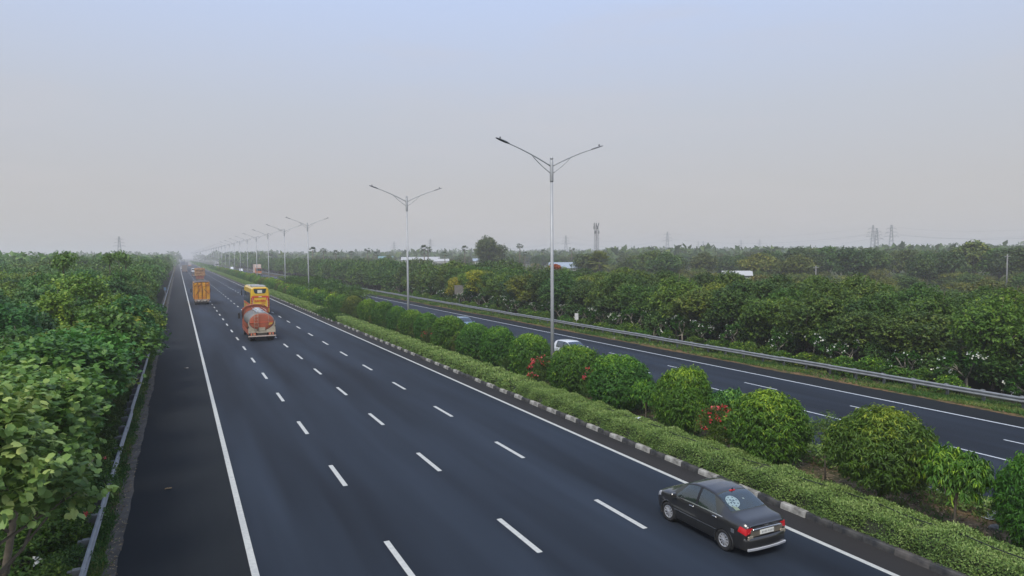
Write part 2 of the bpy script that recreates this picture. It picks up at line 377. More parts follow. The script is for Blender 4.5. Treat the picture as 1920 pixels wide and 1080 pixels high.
def twigs(rg, lobes, n, up=.35, rough=.35, hollow=.72, mincos=-.6):
    """twig bases and directions on clustered lobes: (centre, radius(3))"""
    C = np.array([l[0] for l in lobes], float); Rr = np.array([l[1] for l in lobes], float)
    wgt = (Rr[:, 0] * Rr[:, 2]); wgt = wgt / wgt.sum(); idx = rg.choice(len(lobes), n, p=wgt)
    d = nrm(rg.normal(size=(n, 3)) + np.array([0, 0, up])); bad = d[:, 2] < mincos; d[bad, 2] *= -1
    rad = hollow + (1 - hollow) * rg.random(n) ** .6
    P = C[idx] + d * Rr[idx] * rad[:, None]
    D = nrm(d + rg.normal(size=(n, 3)) * rough + np.array([0, 0, .1]))
    return P, D, idx
def leaves_on(rg, P, D, k, tl, ll, lw, droop=.35, upn=.8):
    """k leaves along each twig"""
    n = len(P); t = (np.arange(k) + .5) / k
    Q = P[:, None] + D[:, None] * (t[None, :, None] * tl) + rg.normal(size=(n, k, 3)) * ll * .12
    s = rg.normal(size=(n, k, 3)); s -= D[:, None] * (s * D[:, None]).sum(-1, keepdims=True); s = nrm(s)
    A = D[:, None] * .55 + s * .9; A[..., 2] -= droop; A = nrm(A)
    Nn = rg.normal(size=(n, k, 3)) * .45 + D[:, None] * .45 + np.array([0, 0, upn])
    L = ll * rg.uniform(.65, 1.15, (n, k)); W = lw * rg.uniform(.75, 1.15, (n, k))
    return Q.reshape(-1, 3), A.reshape(-1, 3), Nn.reshape(-1, 3), L.ravel(), W.ravel()

def tree_variant(seed, H, Rc, base, nl, nt_, k, ll, lw, tpl, m, tl=.5, droop=.35, trunk_r=.09, bark=BARK, flat=.75, lob=.42, hollow=.6, keep=False, skew=0., upn=.8, extra=()):
    """returns trunk mesh, crown mesh and (when keep) the leaf arrays"""
    rg = np.random.default_rng(seed); lobes = [(np.array(c), (r, r, r * .6)) for c, r in extra]
    zc = (H + base) / 2; hz = (H - base) / 2
    for i in range(nl):
        d = nrm(rg.normal(size=3)); r = rg.random() ** .4
        c = np.array([d[0] * Rc * .62 * r, d[1] * Rc * .62 * r, zc + d[2] * hz * .62 * r])
        s = Rc * lob * rg.uniform(.75, 1.2); lobes.append((c, (s, s, s * flat * rg.uniform(.8, 1.1))))
    mb = MB(); lean = rg.normal(size=2) * .12 * H * .3
    fork = base * .8 + .3; top = np.array([lean[0], lean[1], zc + hz * .3])
    mb.tube([(0, 0, -.15), (lean[0] * .3, lean[1] * .3, fork * .5), (lean[0] * .6, lean[1] * .6, fork), tuple(top)], [trunk_r * 1.25, trunk_r, trunk_r * .85, trunk_r * .3], 7)
    for c, s in lobes[:10]:
        f = rg.uniform(.7, 1.4); st = np.array([lean[0] * .6 * f, lean[1] * .6 * f, fork * f]) if fork * f < c[2] else np.array([0, 0, fork * .7])
        mid = (st + c) / 2 + rg.normal(size=3) * .12 * Rc; mb.tube([tuple(st), tuple(mid), tuple(c + (c - mid) * .5)], [trunk_r * .55, trunk_r * .4, trunk_r * .12], 5)
    P, D, idx = twigs(rg, lobes, nt_, hollow=hollow)
    if skew: D = nrm(D + np.array([skew, 0, 0]))
    A = leaves_on(rg, P, D, k, tl, ll, lw, droop, upn)
    lt = rg.normal(size=len(lobes)) * .10
    tint = np.clip(np.repeat(.36 + lt[idx] + rg.normal(size=nt_) * .12, k) + rg.normal(size=len(A[0])) * .12
                   + .22 * (np.repeat(rg.random(nt_) < .16, k)), 0, 1)
    tr = mb.mesh('trunk', bark); cr_ = leaf_cloud('crown', *A, tpl, m, tint)
    return (tr, cr_, A, tint) if keep else (tr, cr_)
def dome_variant(seed, r, h, base, nt_, k, ll, lw, m, tl=.25, droop=.9, bumps=9, trunk=True, tpl='narrow'):
    """clipped round shrub standing on a short stem"""
    rg = np.random.default_rng(seed); hz = (h - base) / 2; zc = base + hz
    lobes = [((0, 0, zc), (r * .93, r * .93, hz * .95))]
    for i in range(bumps):
        d = nrm(rg.normal(size=3)); s = r * rg.uniform(.35, .55)
        lobes.append((np.array([d[0] * r * .58, d[1] * r * .58, zc + d[2] * hz * .58]), (s, s, s * .95)))
    C, Rr = zip(*lobes); P, D, idx = twigs(rg, lobes, nt_, up=.1, hollow=.80, rough=.3)
    wrong = rg.random(nt_) < .45          # nearly half the twigs belong to the big dome itself
    d = nrm(rg.normal(size=(nt_, 3))); P[wrong] = (np.array([0, 0, zc]) + d * np.array([r * .88, r * .88, hz * .90]) * (rg.uniform(.72, 1.0, (nt_, 1)) + .07 * np.sin(d[:, :1] * 6 + seed) * np.cos(d[:, 1:2] * 5 + d[:, 2:] * 4)))[wrong]; D[wrong] = nrm(d + rg.normal(size=(nt_, 3)) * .3)[wrong]
    P[:, 2] = np.maximum(P[:, 2], base * .6)
    A = leaves_on(rg, P, D, k, tl, ll, lw, droop, upn=.5)
    patch = np.sin(P[:, 0] * 2.3 + seed) * np.cos(P[:, 1] * 2.1 + P[:, 2] * 1.7 + seed)
    young_lit = np.clip((P[:, 2] - zc) / hz, 0, 1) ** 2      # pale young shoots on top, plus overhead sky light painted into the tint
    tint = np.clip(np.repeat(.30 + patch * .10 + young_lit * .40 + rg.normal(size=nt_) * .10 + .22 * (rg.random(nt_) < .07), k) + rg.normal(size=len(A[0])) * .08, 0, 1)
    mb = MB(); 
    for i in range(4):
        a = rg.uniform(0, 6.28); mb.tube([(0.03 * math.cos(a), .03 * math.sin(a), -.1), (.12 * r * math.cos(a), .12 * r * math.sin(a), base + .1), (.4 * r * math.cos(a), .4 * r * math.sin(a), zc)], [.06, .045, .015], 5)
    return mb.mesh('stem', BARK), leaf_cloud('foliage', *A, tpl, m, tint)
def place(name, label, cat, parts, x, y, s, rz, group, names=('trunk', 'crown'), color=None, z=-.03, sz=None):
    root = thing(name, label, cat, (x, y, z), rz, group, (s, s, sz or s))
    obj(names[0], parts[0], root)
    c = obj(names[1], parts[1], root)
    if color: c.color = (*color, 1)
    return root
rnd = random.Random(11)
def hue(a=.14):
    return (1 + rnd.uniform(-a, a * 1.3), 1 + rnd.uniform(-a, a) * .8, 1 + rnd.uniform(-a, a))

# ------------------------------------------------------------------ median: hedge, shrubs, small trees
HC = mat('hedge_twigs', (.050, .065, .030), .95, noise=(14, 1, (.025, .03, .015)), bump=(18, 1, .06))
def hedge_section(seed, Ls, dens, ll, lw, hgt=.70, wid=1.45):
    """clipped hedge: flat top, slightly bulging sides"""
    rg = np.random.default_rng(seed); n = int(dens * Ls)
    per = hgt + wid + hgt; s = rg.random(n) * per; y = rg.random(n) * Ls
    x = np.where(s < hgt, 0, np.where(s < hgt + wid, s - hgt, wid)); z = np.where(s < hgt, s, np.where(s < hgt + wid, hgt, per - s))
    bul = .05 * np.sin(y * 2.1 + seed) + .035 * np.sin(y * 5.3 + 2 * seed) + .05 * np.sin(z * 7 + y * 3)
    nx = np.where(s < hgt, -1., np.where(s < hgt + wid, 0., 1.)); nz_ = np.where((s >= hgt) & (s < hgt + wid), 1., 0.)
    edge = np.clip(1 - np.minimum(x, wid - x) / .14, 0, 1); z = z - nz_ * edge ** 2 * .09
    ze = np.clip((z - hgt + .14) / .14, 0, 1) * (1 - nz_); x = x - nx * ze ** 2 * .08
    out_ = (rg.random(n) - .75) * .13 + bul + (rg.random(n) < .02) * .07
    P = np.stack([x + nx * out_, y, np.maximum(z + nz_ * (out_ + .02 * np.sin(y * 1.7)), .03)], 1)
    Nn = np.stack([nx * .8, np.zeros(n), nz_ * .8 + .5], 1) + rg.normal(size=(n, 3)) * .5
    A = rg.normal(size=(n, 3)) + np.stack([nx * .6, np.zeros(n), nz_ * .5 + .35], 1)
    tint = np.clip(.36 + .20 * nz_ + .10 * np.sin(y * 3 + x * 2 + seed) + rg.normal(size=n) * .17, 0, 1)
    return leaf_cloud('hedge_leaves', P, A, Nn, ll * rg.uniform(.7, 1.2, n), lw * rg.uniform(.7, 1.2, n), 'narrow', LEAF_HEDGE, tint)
hedge = thing('hedge', 'long clipped pale green hedge running beside the black and white kerb', 'hedge', (18.02, 0, .1))
def hedge_core(y0, y1):
    n = int((y1 - y0) / .5); ys = np.linspace(y0, y1, n + 1); prof = [(.10, 0), (.09, .48), (.20, .58), (1.25, .58), (1.36, .48), (1.35, 0)]
    rg = np.random.default_rng(3); V = []; T = []
    for yv in ys:
        for px, pz in prof: V.append((px + rg.normal() * .02, yv, pz + rg.normal() * .02))
    k = len(prof)
    for i in range(n):
        for j in range(k - 1): a = i * k + j; T.append((a, a + 1, a + k + 1, a + k))
    return obj('hedge_twigs', mesh_np('hedge_twigs', V, T, HC), hedge)
hedge_core(4, 88); 
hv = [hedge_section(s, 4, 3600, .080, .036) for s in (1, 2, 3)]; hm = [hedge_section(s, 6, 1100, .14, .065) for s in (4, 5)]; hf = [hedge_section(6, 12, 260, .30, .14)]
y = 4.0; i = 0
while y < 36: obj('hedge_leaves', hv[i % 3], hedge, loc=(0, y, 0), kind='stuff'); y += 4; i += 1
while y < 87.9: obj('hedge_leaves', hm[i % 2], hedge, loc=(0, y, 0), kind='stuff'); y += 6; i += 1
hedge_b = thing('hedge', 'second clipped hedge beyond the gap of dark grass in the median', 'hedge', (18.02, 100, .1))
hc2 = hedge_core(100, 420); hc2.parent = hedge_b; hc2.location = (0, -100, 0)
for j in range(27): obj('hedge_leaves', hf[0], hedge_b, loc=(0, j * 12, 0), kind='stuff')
# black watering hose lying along the hedge top
HOSE = mat('black_hose', (.012, .012, .014), .5)
pts = [(18.02 + .80 + .10 * math.sin(t * .55) + .05 * math.sin(t * 1.9), t, .84 + .015 * math.sin(t * 3)) for t in np.arange(4, 28, .35)]
tag(MB().tube(pts, .016, 5).build('watering_hose', HOSE), 'thin black watering hose lying along the top of the hedge', 'hose')

def ground_tufts(name, x0, x1, y0, y1, z, n, ll, lw, m, seed, lie=.5, tintc=.4, dens=None):
    rg = np.random.default_rng(seed); cx = rg.uniform(x0, x1, n // 6 + 1)
    u = rg.random(n // 6 + 1); cy = y0 + (y1 - y0) * u ** 1.6
    if dens is not None:
        keep = dens(cx, cy) > rg.random(len(cx)); cx, cy = cx[keep], cy[keep]
    X = (cx[:, None] + rg.normal(size=(len(cx), 6)) * .07).ravel(); Y = (cy[:, None] + rg.normal(size=(len(cx), 6)) * .09).ravel(); n = len(X)
    sc_ = 1 + .6 * np.clip((Y - 30) / 40, 0, 2)
    P = np.stack([X, Y, np.full(n, z)], 1); A = rg.normal(size=(n, 3)) * lie + np.array([0, 0, 1 - lie * .6]); A[:, 2] = np.abs(A[:, 2]) + .05
    tint = np.clip(tintc + .25 * np.sin(X * 2.1 + Y * .9) + rg.normal(size=n) * .18, 0, 1)
    return leaf_cloud(name, P, A, rg.normal(size=(n, 3)), ll * rg.uniform(.5, 1.3, n) * sc_, lw * rg.uniform(.7, 1.3, n) * sc_, 'narrow', m, tint)
def stuff(name, me, label, cat): o = obj(name, me, kind='stuff'); o['label'] = label; o['category'] = cat; return o
stuff('grass_patch', ground_tufts('grass_patch', 18.1, 19.6, 87.8, 100.2, .10, 9000, .42, .05, GRASS, 5, .35, .15), 'patch of dark green grass filling the gap between the hedges', 'grass')
stuff('verge_grass', ground_tufts('verge_grass', -2.75, -2.08, 12, 130, 0, 60000, .13, .035, GRASS, 6, .8, .38, dens=lambda x, y: .35 + .65 * (np.sin(y * .9) + .5 * np.sin(y * 2.3) > -.45) * (x < -2.10 + .15 * np.sin(y * 1.3))), 'low grass and weeds between the left guardrail and the asphalt', 'grass')
stuff('roadside_grass', ground_tufts('roadside_grass', 38.95, 41.0, 18, 190, 0, 60000, .20, .05, GRASS, 8, .6, .50, dens=lambda x, y: .30 + .70 * (np.sin(y * .35) + .6 * np.sin(y * .9 + x) > -.25)), 'patchy green and brown grass under the far guardrail', 'grass')
stuff('median_weeds', ground_tufts('median_weeds', 19.5, 23.4, 6, 70, .10, 16000, .18, .04, GRASS, 9, .7, .45, dens=lambda x, y: .2 + .8 * (np.sin(y * .8 + x) > .2)), 'sparse weeds and dry grass between the median shrubs', 'grass')
def litter(name, x0, x1, y0, y1, z, n, ll, seed, lab):
    rg = np.random.default_rng(seed); X = rg.uniform(x0, x1, n); Y = y0 + (y1 - y0) * rg.random(n) ** 1.5
    P = np.stack([X, Y, z + rg.random(n) * .02], 1); A = rg.normal(size=(n, 3)) * np.array([1, 1, .15]); Nn = rg.normal(size=(n, 3)) * .25 + np.array([0, 0, 1])
    stuff(name, leaf_cloud(name, P, A, Nn, ll * rg.uniform(.5, 1.3, n), ll * .55, 'broad', LITTER, rg.random(n)), lab, 'leaf litter')
litter('leaf_litter', -2.15, -1.72, 14, 90, .008, 1500, .08, 3, 'dry fallen leaves along the edge of the left shoulder')
litter('median_litter', 19.4, 23.3, 6, 60, .12, 4200, .11, 4, 'dry brown leaves scattered on the median soil')
litter('opposite_litter', 39.0, 40.6, 20, 120, .01, 1800, .12, 5, 'dry leaves scattered under the far guardrail')

# shrub kinds
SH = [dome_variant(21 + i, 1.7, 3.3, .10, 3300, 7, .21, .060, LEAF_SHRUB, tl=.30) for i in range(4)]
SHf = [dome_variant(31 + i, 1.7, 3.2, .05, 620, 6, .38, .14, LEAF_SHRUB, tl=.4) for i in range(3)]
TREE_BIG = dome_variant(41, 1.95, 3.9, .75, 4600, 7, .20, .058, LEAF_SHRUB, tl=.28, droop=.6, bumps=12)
LOOSE = tree_variant(51, 3.2, 1.0, .9, 8, 520, 8, .24, .065, 'narrow', LEAF_SHRUB, tl=.35, droop=1.1, trunk_r=.05, lob=.40, hollow=.4)
THIN = tree_variant(52, 3.2, .75, 1.3, 6, 150, 7, .15, .035, 'narrow', LEAF_BELT, tl=.3, droop=.2, trunk_r=.025, lob=.42, hollow=.3)
OLE = tree_variant(53, 2.3, 1.1, .1, 9, 700, 7, .17, .03, 'narrow', LEAF_BELT, tl=.4, droop=-.4, trunk_r=.02, lob=.42, hollow=.3)
GM = 'round shrubs and small trees along the median'
EXT = {}
def extent(me):
    if me.name not in EXT:
        co = np.zeros(len(me.vertices) * 3, np.float32); me.vertices.foreach_get('co', co); co = co.reshape(-1, 3)
        EXT[me.name] = (2 * np.percentile(np.hypot(co[:, 0], co[:, 1]), 97.5), np.percentile(co[:, 2], 99.5))
    return EXT[me.name]
def shrub(label, me, x, y, d, h, color=(1, 1, 1), names=('stem', 'foliage'), base=None, rz=None, cat='shrub', nm='round_shrub'):
    e = extent(me[1])
    return place(nm, label, cat, me, x, y, float(d / e[0]), rnd.uniform(0, 6.28) if rz is None else rz, GM, names, color, z=.08, sz=float((h - .08) / e[1]))
# measured along the row, nearest first: x, y, width, height
OLEANDERS = []
def oleander(label, x, y, d, h, nfl, m, color=(1, 1, 1), seed=0):
    r_ = shrub(label, OLE, x, y, d, h, color, cat='oleander', nm='oleander_bush')
    rg = np.random.default_rng(seed); n = nfl * 7; c = nrm(rg.normal(size=(nfl, 3)) + np.array([0, 0, .9])); c[:, 2] = np.abs(c[:, 2])
    C = c * np.array([1.15, 1.15, 1.2]) * rg.uniform(.8, 1.05, (nfl, 1)) + np.array([0, 0, 1.2]); P = np.repeat(C, 7, 0) + rg.normal(size=(n, 3)) * .08
    obj('flowers', leaf_cloud('flowers', P, rg.normal(size=(n, 3)), rg.normal(size=(n, 3)), .13, .11, 'broad', m, rg.random(n)), r_, kind='stuff')
    return r_
SM = ('trunk', 'crown')
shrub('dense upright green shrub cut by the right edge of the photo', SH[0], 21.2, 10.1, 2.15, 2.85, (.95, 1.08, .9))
shrub('small airy tree with drooping light green leaves, right of the big olive-topped shrub', LOOSE, 20.4, 11.9, 1.75, 2.65, (1.25, 1.15, .95), SM, cat='small tree', nm='small_tree')
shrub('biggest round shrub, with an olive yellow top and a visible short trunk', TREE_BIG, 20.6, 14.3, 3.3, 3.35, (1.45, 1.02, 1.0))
shrub('thin see-through sapling between two large round shrubs, left of the olive-topped one', THIN, 21.2, 17.0, 1.35, 2.7, (1.5, 1.35, 1.6), SM, cat='sapling', nm='sapling')
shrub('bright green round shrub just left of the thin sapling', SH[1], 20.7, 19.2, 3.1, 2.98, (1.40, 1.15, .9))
oleander('oleander bush with red flowers between the two brightest round shrubs', 20.3, 21.5, 1.9, 2.0, 34, FLOWER_RED, (1.3, 1.2, 1.1), 1)
shrub('blue-green loose shrub behind the red-flowered oleander', LOOSE, 22.0, 22.9, 1.6, 2.4, (.85, 1.0, 1.6), SM, nm='loose_shrub')
shrub('bright round shrub left of the red-flowered oleander', SH[2], 20.8, 24.4, 2.7, 3.15, (1.35, 1.15, .9))
shrub('small narrow shrub squeezed between a dark and a bright round shrub', LOOSE, 20.5, 26.8, 1.4, 2.25, (1.0, 1.1, 1.0), SM, nm='narrow_shrub')
shrub('wide dark green round shrub, second to the right of the nearest lamp post', SH[3], 20.9, 29.5, 3.35, 3.08, (.90, 1.0, 1.0))
oleander('half-hidden oleander with faded red flowers right of the lamp post shrub', 20.9, 31.9, 1.7, 2.1, 12, FLOWER_RED, (.9, 1, 1), 2)
shrub('round shrub standing right at the foot of the nearest lamp post', SH[0], 20.9, 34.2, 3.1, 3.04, (1.2, 1.08, .9))
oleander('oleander with red flowers left of the nearest lamp post', 20.2, 36.9, 2.2, 2.1, 26, FLOWER_RED, (1.0, 1, 1), 3)
spec = [(39.7, 2.9, 3.15, (1.15, 1.1, .9)), (44.5, 2.8, 3.2, (.95, 1.05, 1.0)), (49.4, 2.8, 3.05, (.9, 1.0, 1.0)), (54.7, 3.1, 3.2, (1.25, 1.12, .9)), (60.2, 2.5, 3.05, (.80, .92, .95)),
        (64.9, 2.6, 3.05, (1.3, 1.15, .9)), (70.0, 2.4, 3.1, (.8, .92, 1.0)), (76.1, 2.6, 3.2, (.95, .95, .9)), (82.7, 2.7, 3.1, (1.4, 1.2, .9)), (90.7, 2.7, 3.1, (1.5, .85, 1.0)), (97.9, 2.6, 2.95, (1.1, 1.1, 1.0))]
for i, (yy, d, h, c) in enumerate(spec):
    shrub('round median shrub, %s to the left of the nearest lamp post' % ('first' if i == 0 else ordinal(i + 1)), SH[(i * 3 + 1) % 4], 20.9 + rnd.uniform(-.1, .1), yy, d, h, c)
for k_, (yy, c) in enumerate([(42.1, (.8, .85, .9)), (47.0, (1.1, .8, .9)), (52.1, (1.3, .8, 1.1)), (57.5, (.8, .85, .9)), (62.6, (1.0, .8, .9)), (67.5, (1.4, .8, 1.0)), (73.0, (.8, .85, .9)), (79.4, (1.4, .85, 1.0)), (86.6, (.9, .9, .9)), (94.3, (1.2, .85, .9))]):
    shrub('low dull bush filling the gap between round shrubs, %s left of the nearest lamp post' % ('first' if k_ == 0 else ordinal(k_ + 1)), OLE, 21.0 + rnd.uniform(-.3, .3), yy, 2.2, 2.1, c, nm='gap_bush')
oleander('dull reddish oleander hiding between round shrubs near the second lamp post', 20.1, 57.5, 1.9, 2.0, 10, FLOWER_RED, (1.1, .9, 1), 5)
yy = 101.5; i = 0
while yy < 430:
    c = rnd.choice([(1.5, 1.25, .9), (.8, .92, 1), (1.5, .8, 1.1), (.85, .95, .9), (1.25, 1.15, .95)])
    d = rnd.uniform(2.4, 3.4); i += 1
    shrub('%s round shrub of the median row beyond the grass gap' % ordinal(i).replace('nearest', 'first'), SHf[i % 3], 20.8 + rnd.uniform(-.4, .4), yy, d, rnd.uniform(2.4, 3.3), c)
    yy += d * .86 if yy < 300 else d * 1.1
WISP = [tree_variant(60 + i, 4.8, 1.7, .7, 11, 520, 7, .24, .07, 'narrow', LEAF_BELT, tl=.6, droop=.5, trunk_r=.05, lob=.34, hollow=.35) for i in range(3)]
for i, (x, yv, h, c) in enumerate([(22.0, 93.0, 3.9, (1.2, 1.1, 1.2)), (22.5, 99.5, 4.6, (.95, 1.0, 1.5)), (21.8, 106, 4.3, (.85, .95, 1.5)), (22.6, 112, 4.9, (.9, 1.0, 1.4)), (21.9, 119, 4.7, (.8, .9, 1.1)), (22.7, 126, 5.0, (.9, .95, 1.2)), (22.0, 134, 4.6, (1.0, 1.0, 1.0)), (22.7, 142, 4.8, (.85, .95, 1.1)), (22.2, 152, 4.4, (.95, 1.0, 1.0)), (22.6, 162, 4.2, (1.1, 1.1, 1.0))]):
    shrub('tall loose blue-green median tree hiding the opposite lanes, %s in its row' % ordinal(i + 1).replace('nearest', 'first'), WISP[i % 3], x, yv, 4.6, h, c, SM, cat='small tree', nm='median_tree')
# opposite side of the median: second low hedge glimpsed between the shrubs
hedge_c = thing('hedge', 'far low hedge glimpsed behind the round shrubs beside the opposite lanes', 'hedge', (22.55, 8, .1))
hn = hedge_section(9, 8, 420, .16, .08, .5, .7)
for j in range(8): obj('hedge_leaves', hn, hedge_c, loc=(0, j * 8, 0), kind='stuff')
# rubbish and stones on the median
STONE = mat('stone', (.26, .24, .21), .9, noise=(5, .8, (.14, .13, .11)))
def stone_me(seed, s):
    rg = np.random.default_rng(seed); import bmesh
    bm = bmesh.new(); bmesh.ops.create_icosphere(bm, subdivisions=2, radius=s)
    for v in bm.verts:
        f = 1 + .22 * math.sin(v.co.x * 9 / s * .3 + seed) + rg.normal() * .05; v.co *= f; v.co.z *= .55
    me = bpy.data.meshes.new('stone'); bm.to_mesh(me); bm.free(); me.materials.append(STONE); return me
st = [stone_me(1, .16), stone_me(2, .24)]
for i, (x, yv, s) in enumerate([(19.9, 18.0, 1.2), (20.1, 16.3, 1.0), (20.0, 15.9, .8), (22.3, 10.9, 1.6), (21.9, 11.6, 1.3), (19.8, 36.9, 1.0), (39.2, 56.3, 1.5)]):
    o = obj('stone', st[i % 2]); o.location = (x, yv, .13 if x < 30 else .03); o.rotation_euler = (0, 0, i * 1.3); o.scale = (s, s * .8, s)
    lab = ['pale stone on the soil left of the biggest round shrub', 'flat stone lying under the thin sapling', 'small stone near the trunk of the olive-topped shrub', 'big pale rock beside the upright shrub at the right edge', 'pale rock behind the small airy tree at right', 'stone at the foot of the red oleander near the lamp post', 'round boulder at the asphalt edge under the far guardrail'][i]
    tag(o, lab, 'stone')
PLW = mat('pale_plastic', (.55, .58, .60), .5)
def scrap(label, x, yv, z, w_, l, rz, m=PLW, nm='plastic_scrap'):
    mb = MB(); rg = random.Random(int(x * 100)); V = []
    for i in range(4):
        for j in range(4): V.append(((i / 3 - .5) * w_ + rg.uniform(-.02, .02), (j / 3 - .5) * l + rg.uniform(-.02, .02), rg.uniform(0, .05)))
    mb.add(V, [(i * 4 + j, i * 4 + j + 1, i * 4 + j + 5, i * 4 + j + 4) for i in range(3) for j in range(3)])
    o = mb.build(nm, m); o.location = (x, yv, z); o.rotation_euler = (0, 0, rz); tag(o, label, 'litter')
scrap('pale plastic wrapper lying on top of the hedge', 19.0, 25.4, .86, .25, .18, .3)
scrap('crumpled plastic on the soil between sapling and biggest shrub', 20.2, 15.2, .13, .22, .16, 1)
scrap('white plastic sheet by the opposite kerb behind the airy tree', 22.9, 12.2, .13, .9, .35, .2)
scrap('white paper scrap in the grass by the left guardrail post', -2.18, 19.6, .06, .16, .2, .2)
scrap('tan leaf scrap lying alone on the left shoulder', -.55, 27.6, .01, .22, .09, .1, mat('tan_scrap', (.30, .20, .09), .8))
scrap('pale scrap lying left of the white edge line far up the shoulder', .35, 57.4, .01, .3, .25, .1, mat('pale_scrap', (.45, .38, .30), .8))

# ------------------------------------------------------------------ guardrails
GALV = mat('galvanised_rail', (.29, .305, .31), .55, metal=.2, noise=(1.6, .8, (.20, .21, .215)))
GALV_D = mat('dull_post', (.20, .21, .21), .65, metal=.15, noise=(3, .8, (.13, .12, .11)))
def rail_panel_me(L=4.06):
    pr = [(0, -.155), (.03, -.150), (.075, -.11), (.075, -.065), (.012, -.02), (.012, .02), (.075, .065), (.075, .11), (.03, .150), (0, .155)]
    th = .012; mb = MB(); n = len(pr); V = []
    for yv in (0, L): V += [(p[0], yv, p[1]) for p in pr]
    for yv in (0, L): V += [(p[0] - th, yv, p[1]) for p in pr]
    F = [(i, i + 1, n + i + 1, n + i) for i in range(n - 1)] + [(2 * n + i, 3 * n + i, 3 * n + i + 1, 2 * n + i + 1) for i in range(n - 1)]
    F += [(0, n, 3 * n, 2 * n), (n - 1, 3 * n - 1, 4 * n - 1, 2 * n - 1)] + [(i, 2 * n + i, 2 * n + i + 1, i + 1) for i in range(n - 1)] + [(n + i, n + i + 1, 3 * n + i + 1, 3 * n + i) for i in range(n - 1)]
    mb.add(V, F)
    for yy in (.08, .2):
        for zz in (-.088, .088): mb.box(.072, .088, yy, yy + .03, zz - .012, zz + .012)
    return mb.mesh('rail_panel', GALV)
rp = rail_panel_me(); post_me = MB().box(-.05, .05, -.07, .07, -.3, .80).box(-.05, .05, -.075, -.07, -.3, .80).mesh('post', GALV_D)
blk_me = MB().rbox(-.09, .09, -.08, .08, -.17, .17, .01).mesh('spacer_block', GALV_D)
def guardrail(label, x, y0, n, flip, zt, gap=None, wob=.02, seed=0):
    g = thing('guardrail', label, 'guardrail', (x, y0, 0)); rr = random.Random(seed)
    off = [rr.uniform(-wob, wob) for _ in range(n + 1)]; zz = [zt - .155 + rr.uniform(-wob, wob) * .7 for _ in range(n + 1)]
    for i in range(n):
        if gap and gap[0] <= y0 + i * 4 < gap[1]: continue
        p = obj('rail_panel', rp, g, loc=(off[i] + (i % 2) * .014 * (1 if flip > 0 else -1), i * 4.0, zz[i]))
        if flip < 0: p.rotation_euler = (0, 0, math.pi); p.location = (off[i] - (i % 2) * .014, i * 4.0 + 4.06, zz[i])
        p.rotation_euler.x = (math.atan2(zz[i + 1] - zz[i], 4)) * (1 if flip > 0 else -1)
        if i * 4 < 420:
            for k in (0, 2):
                a = obj('post', post_me, g, loc=(-flip * .24, i * 4.0 + k + .1, zt - .82)); b = obj('spacer_block', blk_me, g, loc=(-flip * .105, i * 4.0 + k + .1, zt - .155))
                a.rotation_euler = (rr.uniform(-.02, .02), rr.uniform(-.02, .02), 0)
    return g
guardrail('grey steel guardrail beside the left shoulder, half under foliage', -2.38, 7.5, 115, 1, .77, seed=1)
guardrail('grey steel guardrail along the outer edge of the opposite carriageway', 40.10, 12.0, 115, -1, .76, seed=2)

# ------------------------------------------------------------------ street lamps
POLE = mat('galvanised_pole', (.42, .43, .43), .5, metal=.2, noise=(1.2, .6, (.32, .33, .33)))
POLE_D = mat('lamp_head_grey', (.14, .145, .15), .5, metal=.2)
LENS = mat('lamp_lens', (.5, .5, .48), .2)
H_P = 14.2
mb = MB(); 
for k in range(8):
    a0 = k * math.pi / 4
mb.tube([(0, 0, 0), (0, 0, 6), (0, 0, H_P - 1.25)], [.125, .105, .080], 12); mb.box(-.22, .22, -.22, .22, 0, .03); pole_me = mb.mesh('pole', POLE)
sleeve_me = MB().tube([(0, 0, H_P - 1.35), (0, 0, H_P - 1.28), (0, 0, H_P - .05), (0, 0, H_P)], [.095, .112, .105, .08], 12).mesh('sleeve', POLE)
fin_me = MB().lathe([(H_P, .04), (H_P + .02, .09), (H_P + .08, .11), (H_P + .14, .08), (H_P + .17, .01)], 12, axis='z').mesh('finial', POLE)
def arm_mesh(s):
    mb = MB(); up = []; lo = []
    for t in np.linspace(0, 1, 12):   # upper arm: rises then flattens
        up.append((s * (.08 + 2.95 * t), 0, H_P - .38 + 1.22 * (1.25 * t - .25 * t * t)))
    for t in np.linspace(0, 1, 8):
        x = .08 + 1.35 * t; zu = H_P - .38 + 1.22 * (1.25 * (x / 3.0) - .25 * (x / 3.0) ** 2); z0 = H_P - .82
        lo.append((s * x, 0, z0 + (zu - z0) * (t ** .75)))
    mb.tube(up, [.040] * 8 + [.034] * 4, 7); mb.tube(lo, .028, 6); return mb.mesh('arm', POLE)
def head_mesh(s):
    x0, z0 = 2.85, H_P - .38 + 1.16; mb = MB(); sl = .32; L_ = .95
    ts = [(0, .05, .035), (.15, .09, .055), (.3, .155, .06), (.7, .16, .05), (.92, .11, .035), (1, .05, .02)]
    V = []; F = []
    for t, wd, th in ts:
        x = x0 + t * L_ * math.cos(sl); z = z0 + t * L_ * math.sin(sl)
        V += [(s * x, -wd, z), (s * x, -wd * .6, z + th), (s * x, wd * .6, z + th), (s * x, wd, z), (s * x, wd * .7, z - th * .5), (s * x, -wd * .7, z - th * .5)]
    for i in range(len(ts) - 1):
        for k in range(6): a = i * 6 + k; b = i * 6 + (k + 1) % 6; F.append((a, b, b + 6, a + 6))
    F += [tuple(range(6)), tuple(range(len(ts) * 6 - 6, len(ts) * 6))]
    mb.add(V, F); return mb.mesh('lamp_head', POLE_D)
def cell_mesh(s):
    x = s * (2.85 + .62); z = H_P - .38 + 1.16 + .26; return MB().lathe([(z, .03), (z + .04, .05), (z + .10, .05), (z + .13, .02)], 8, axis='z', c=(x, 0, 0)).mesh('light_sensor', POLE_D)
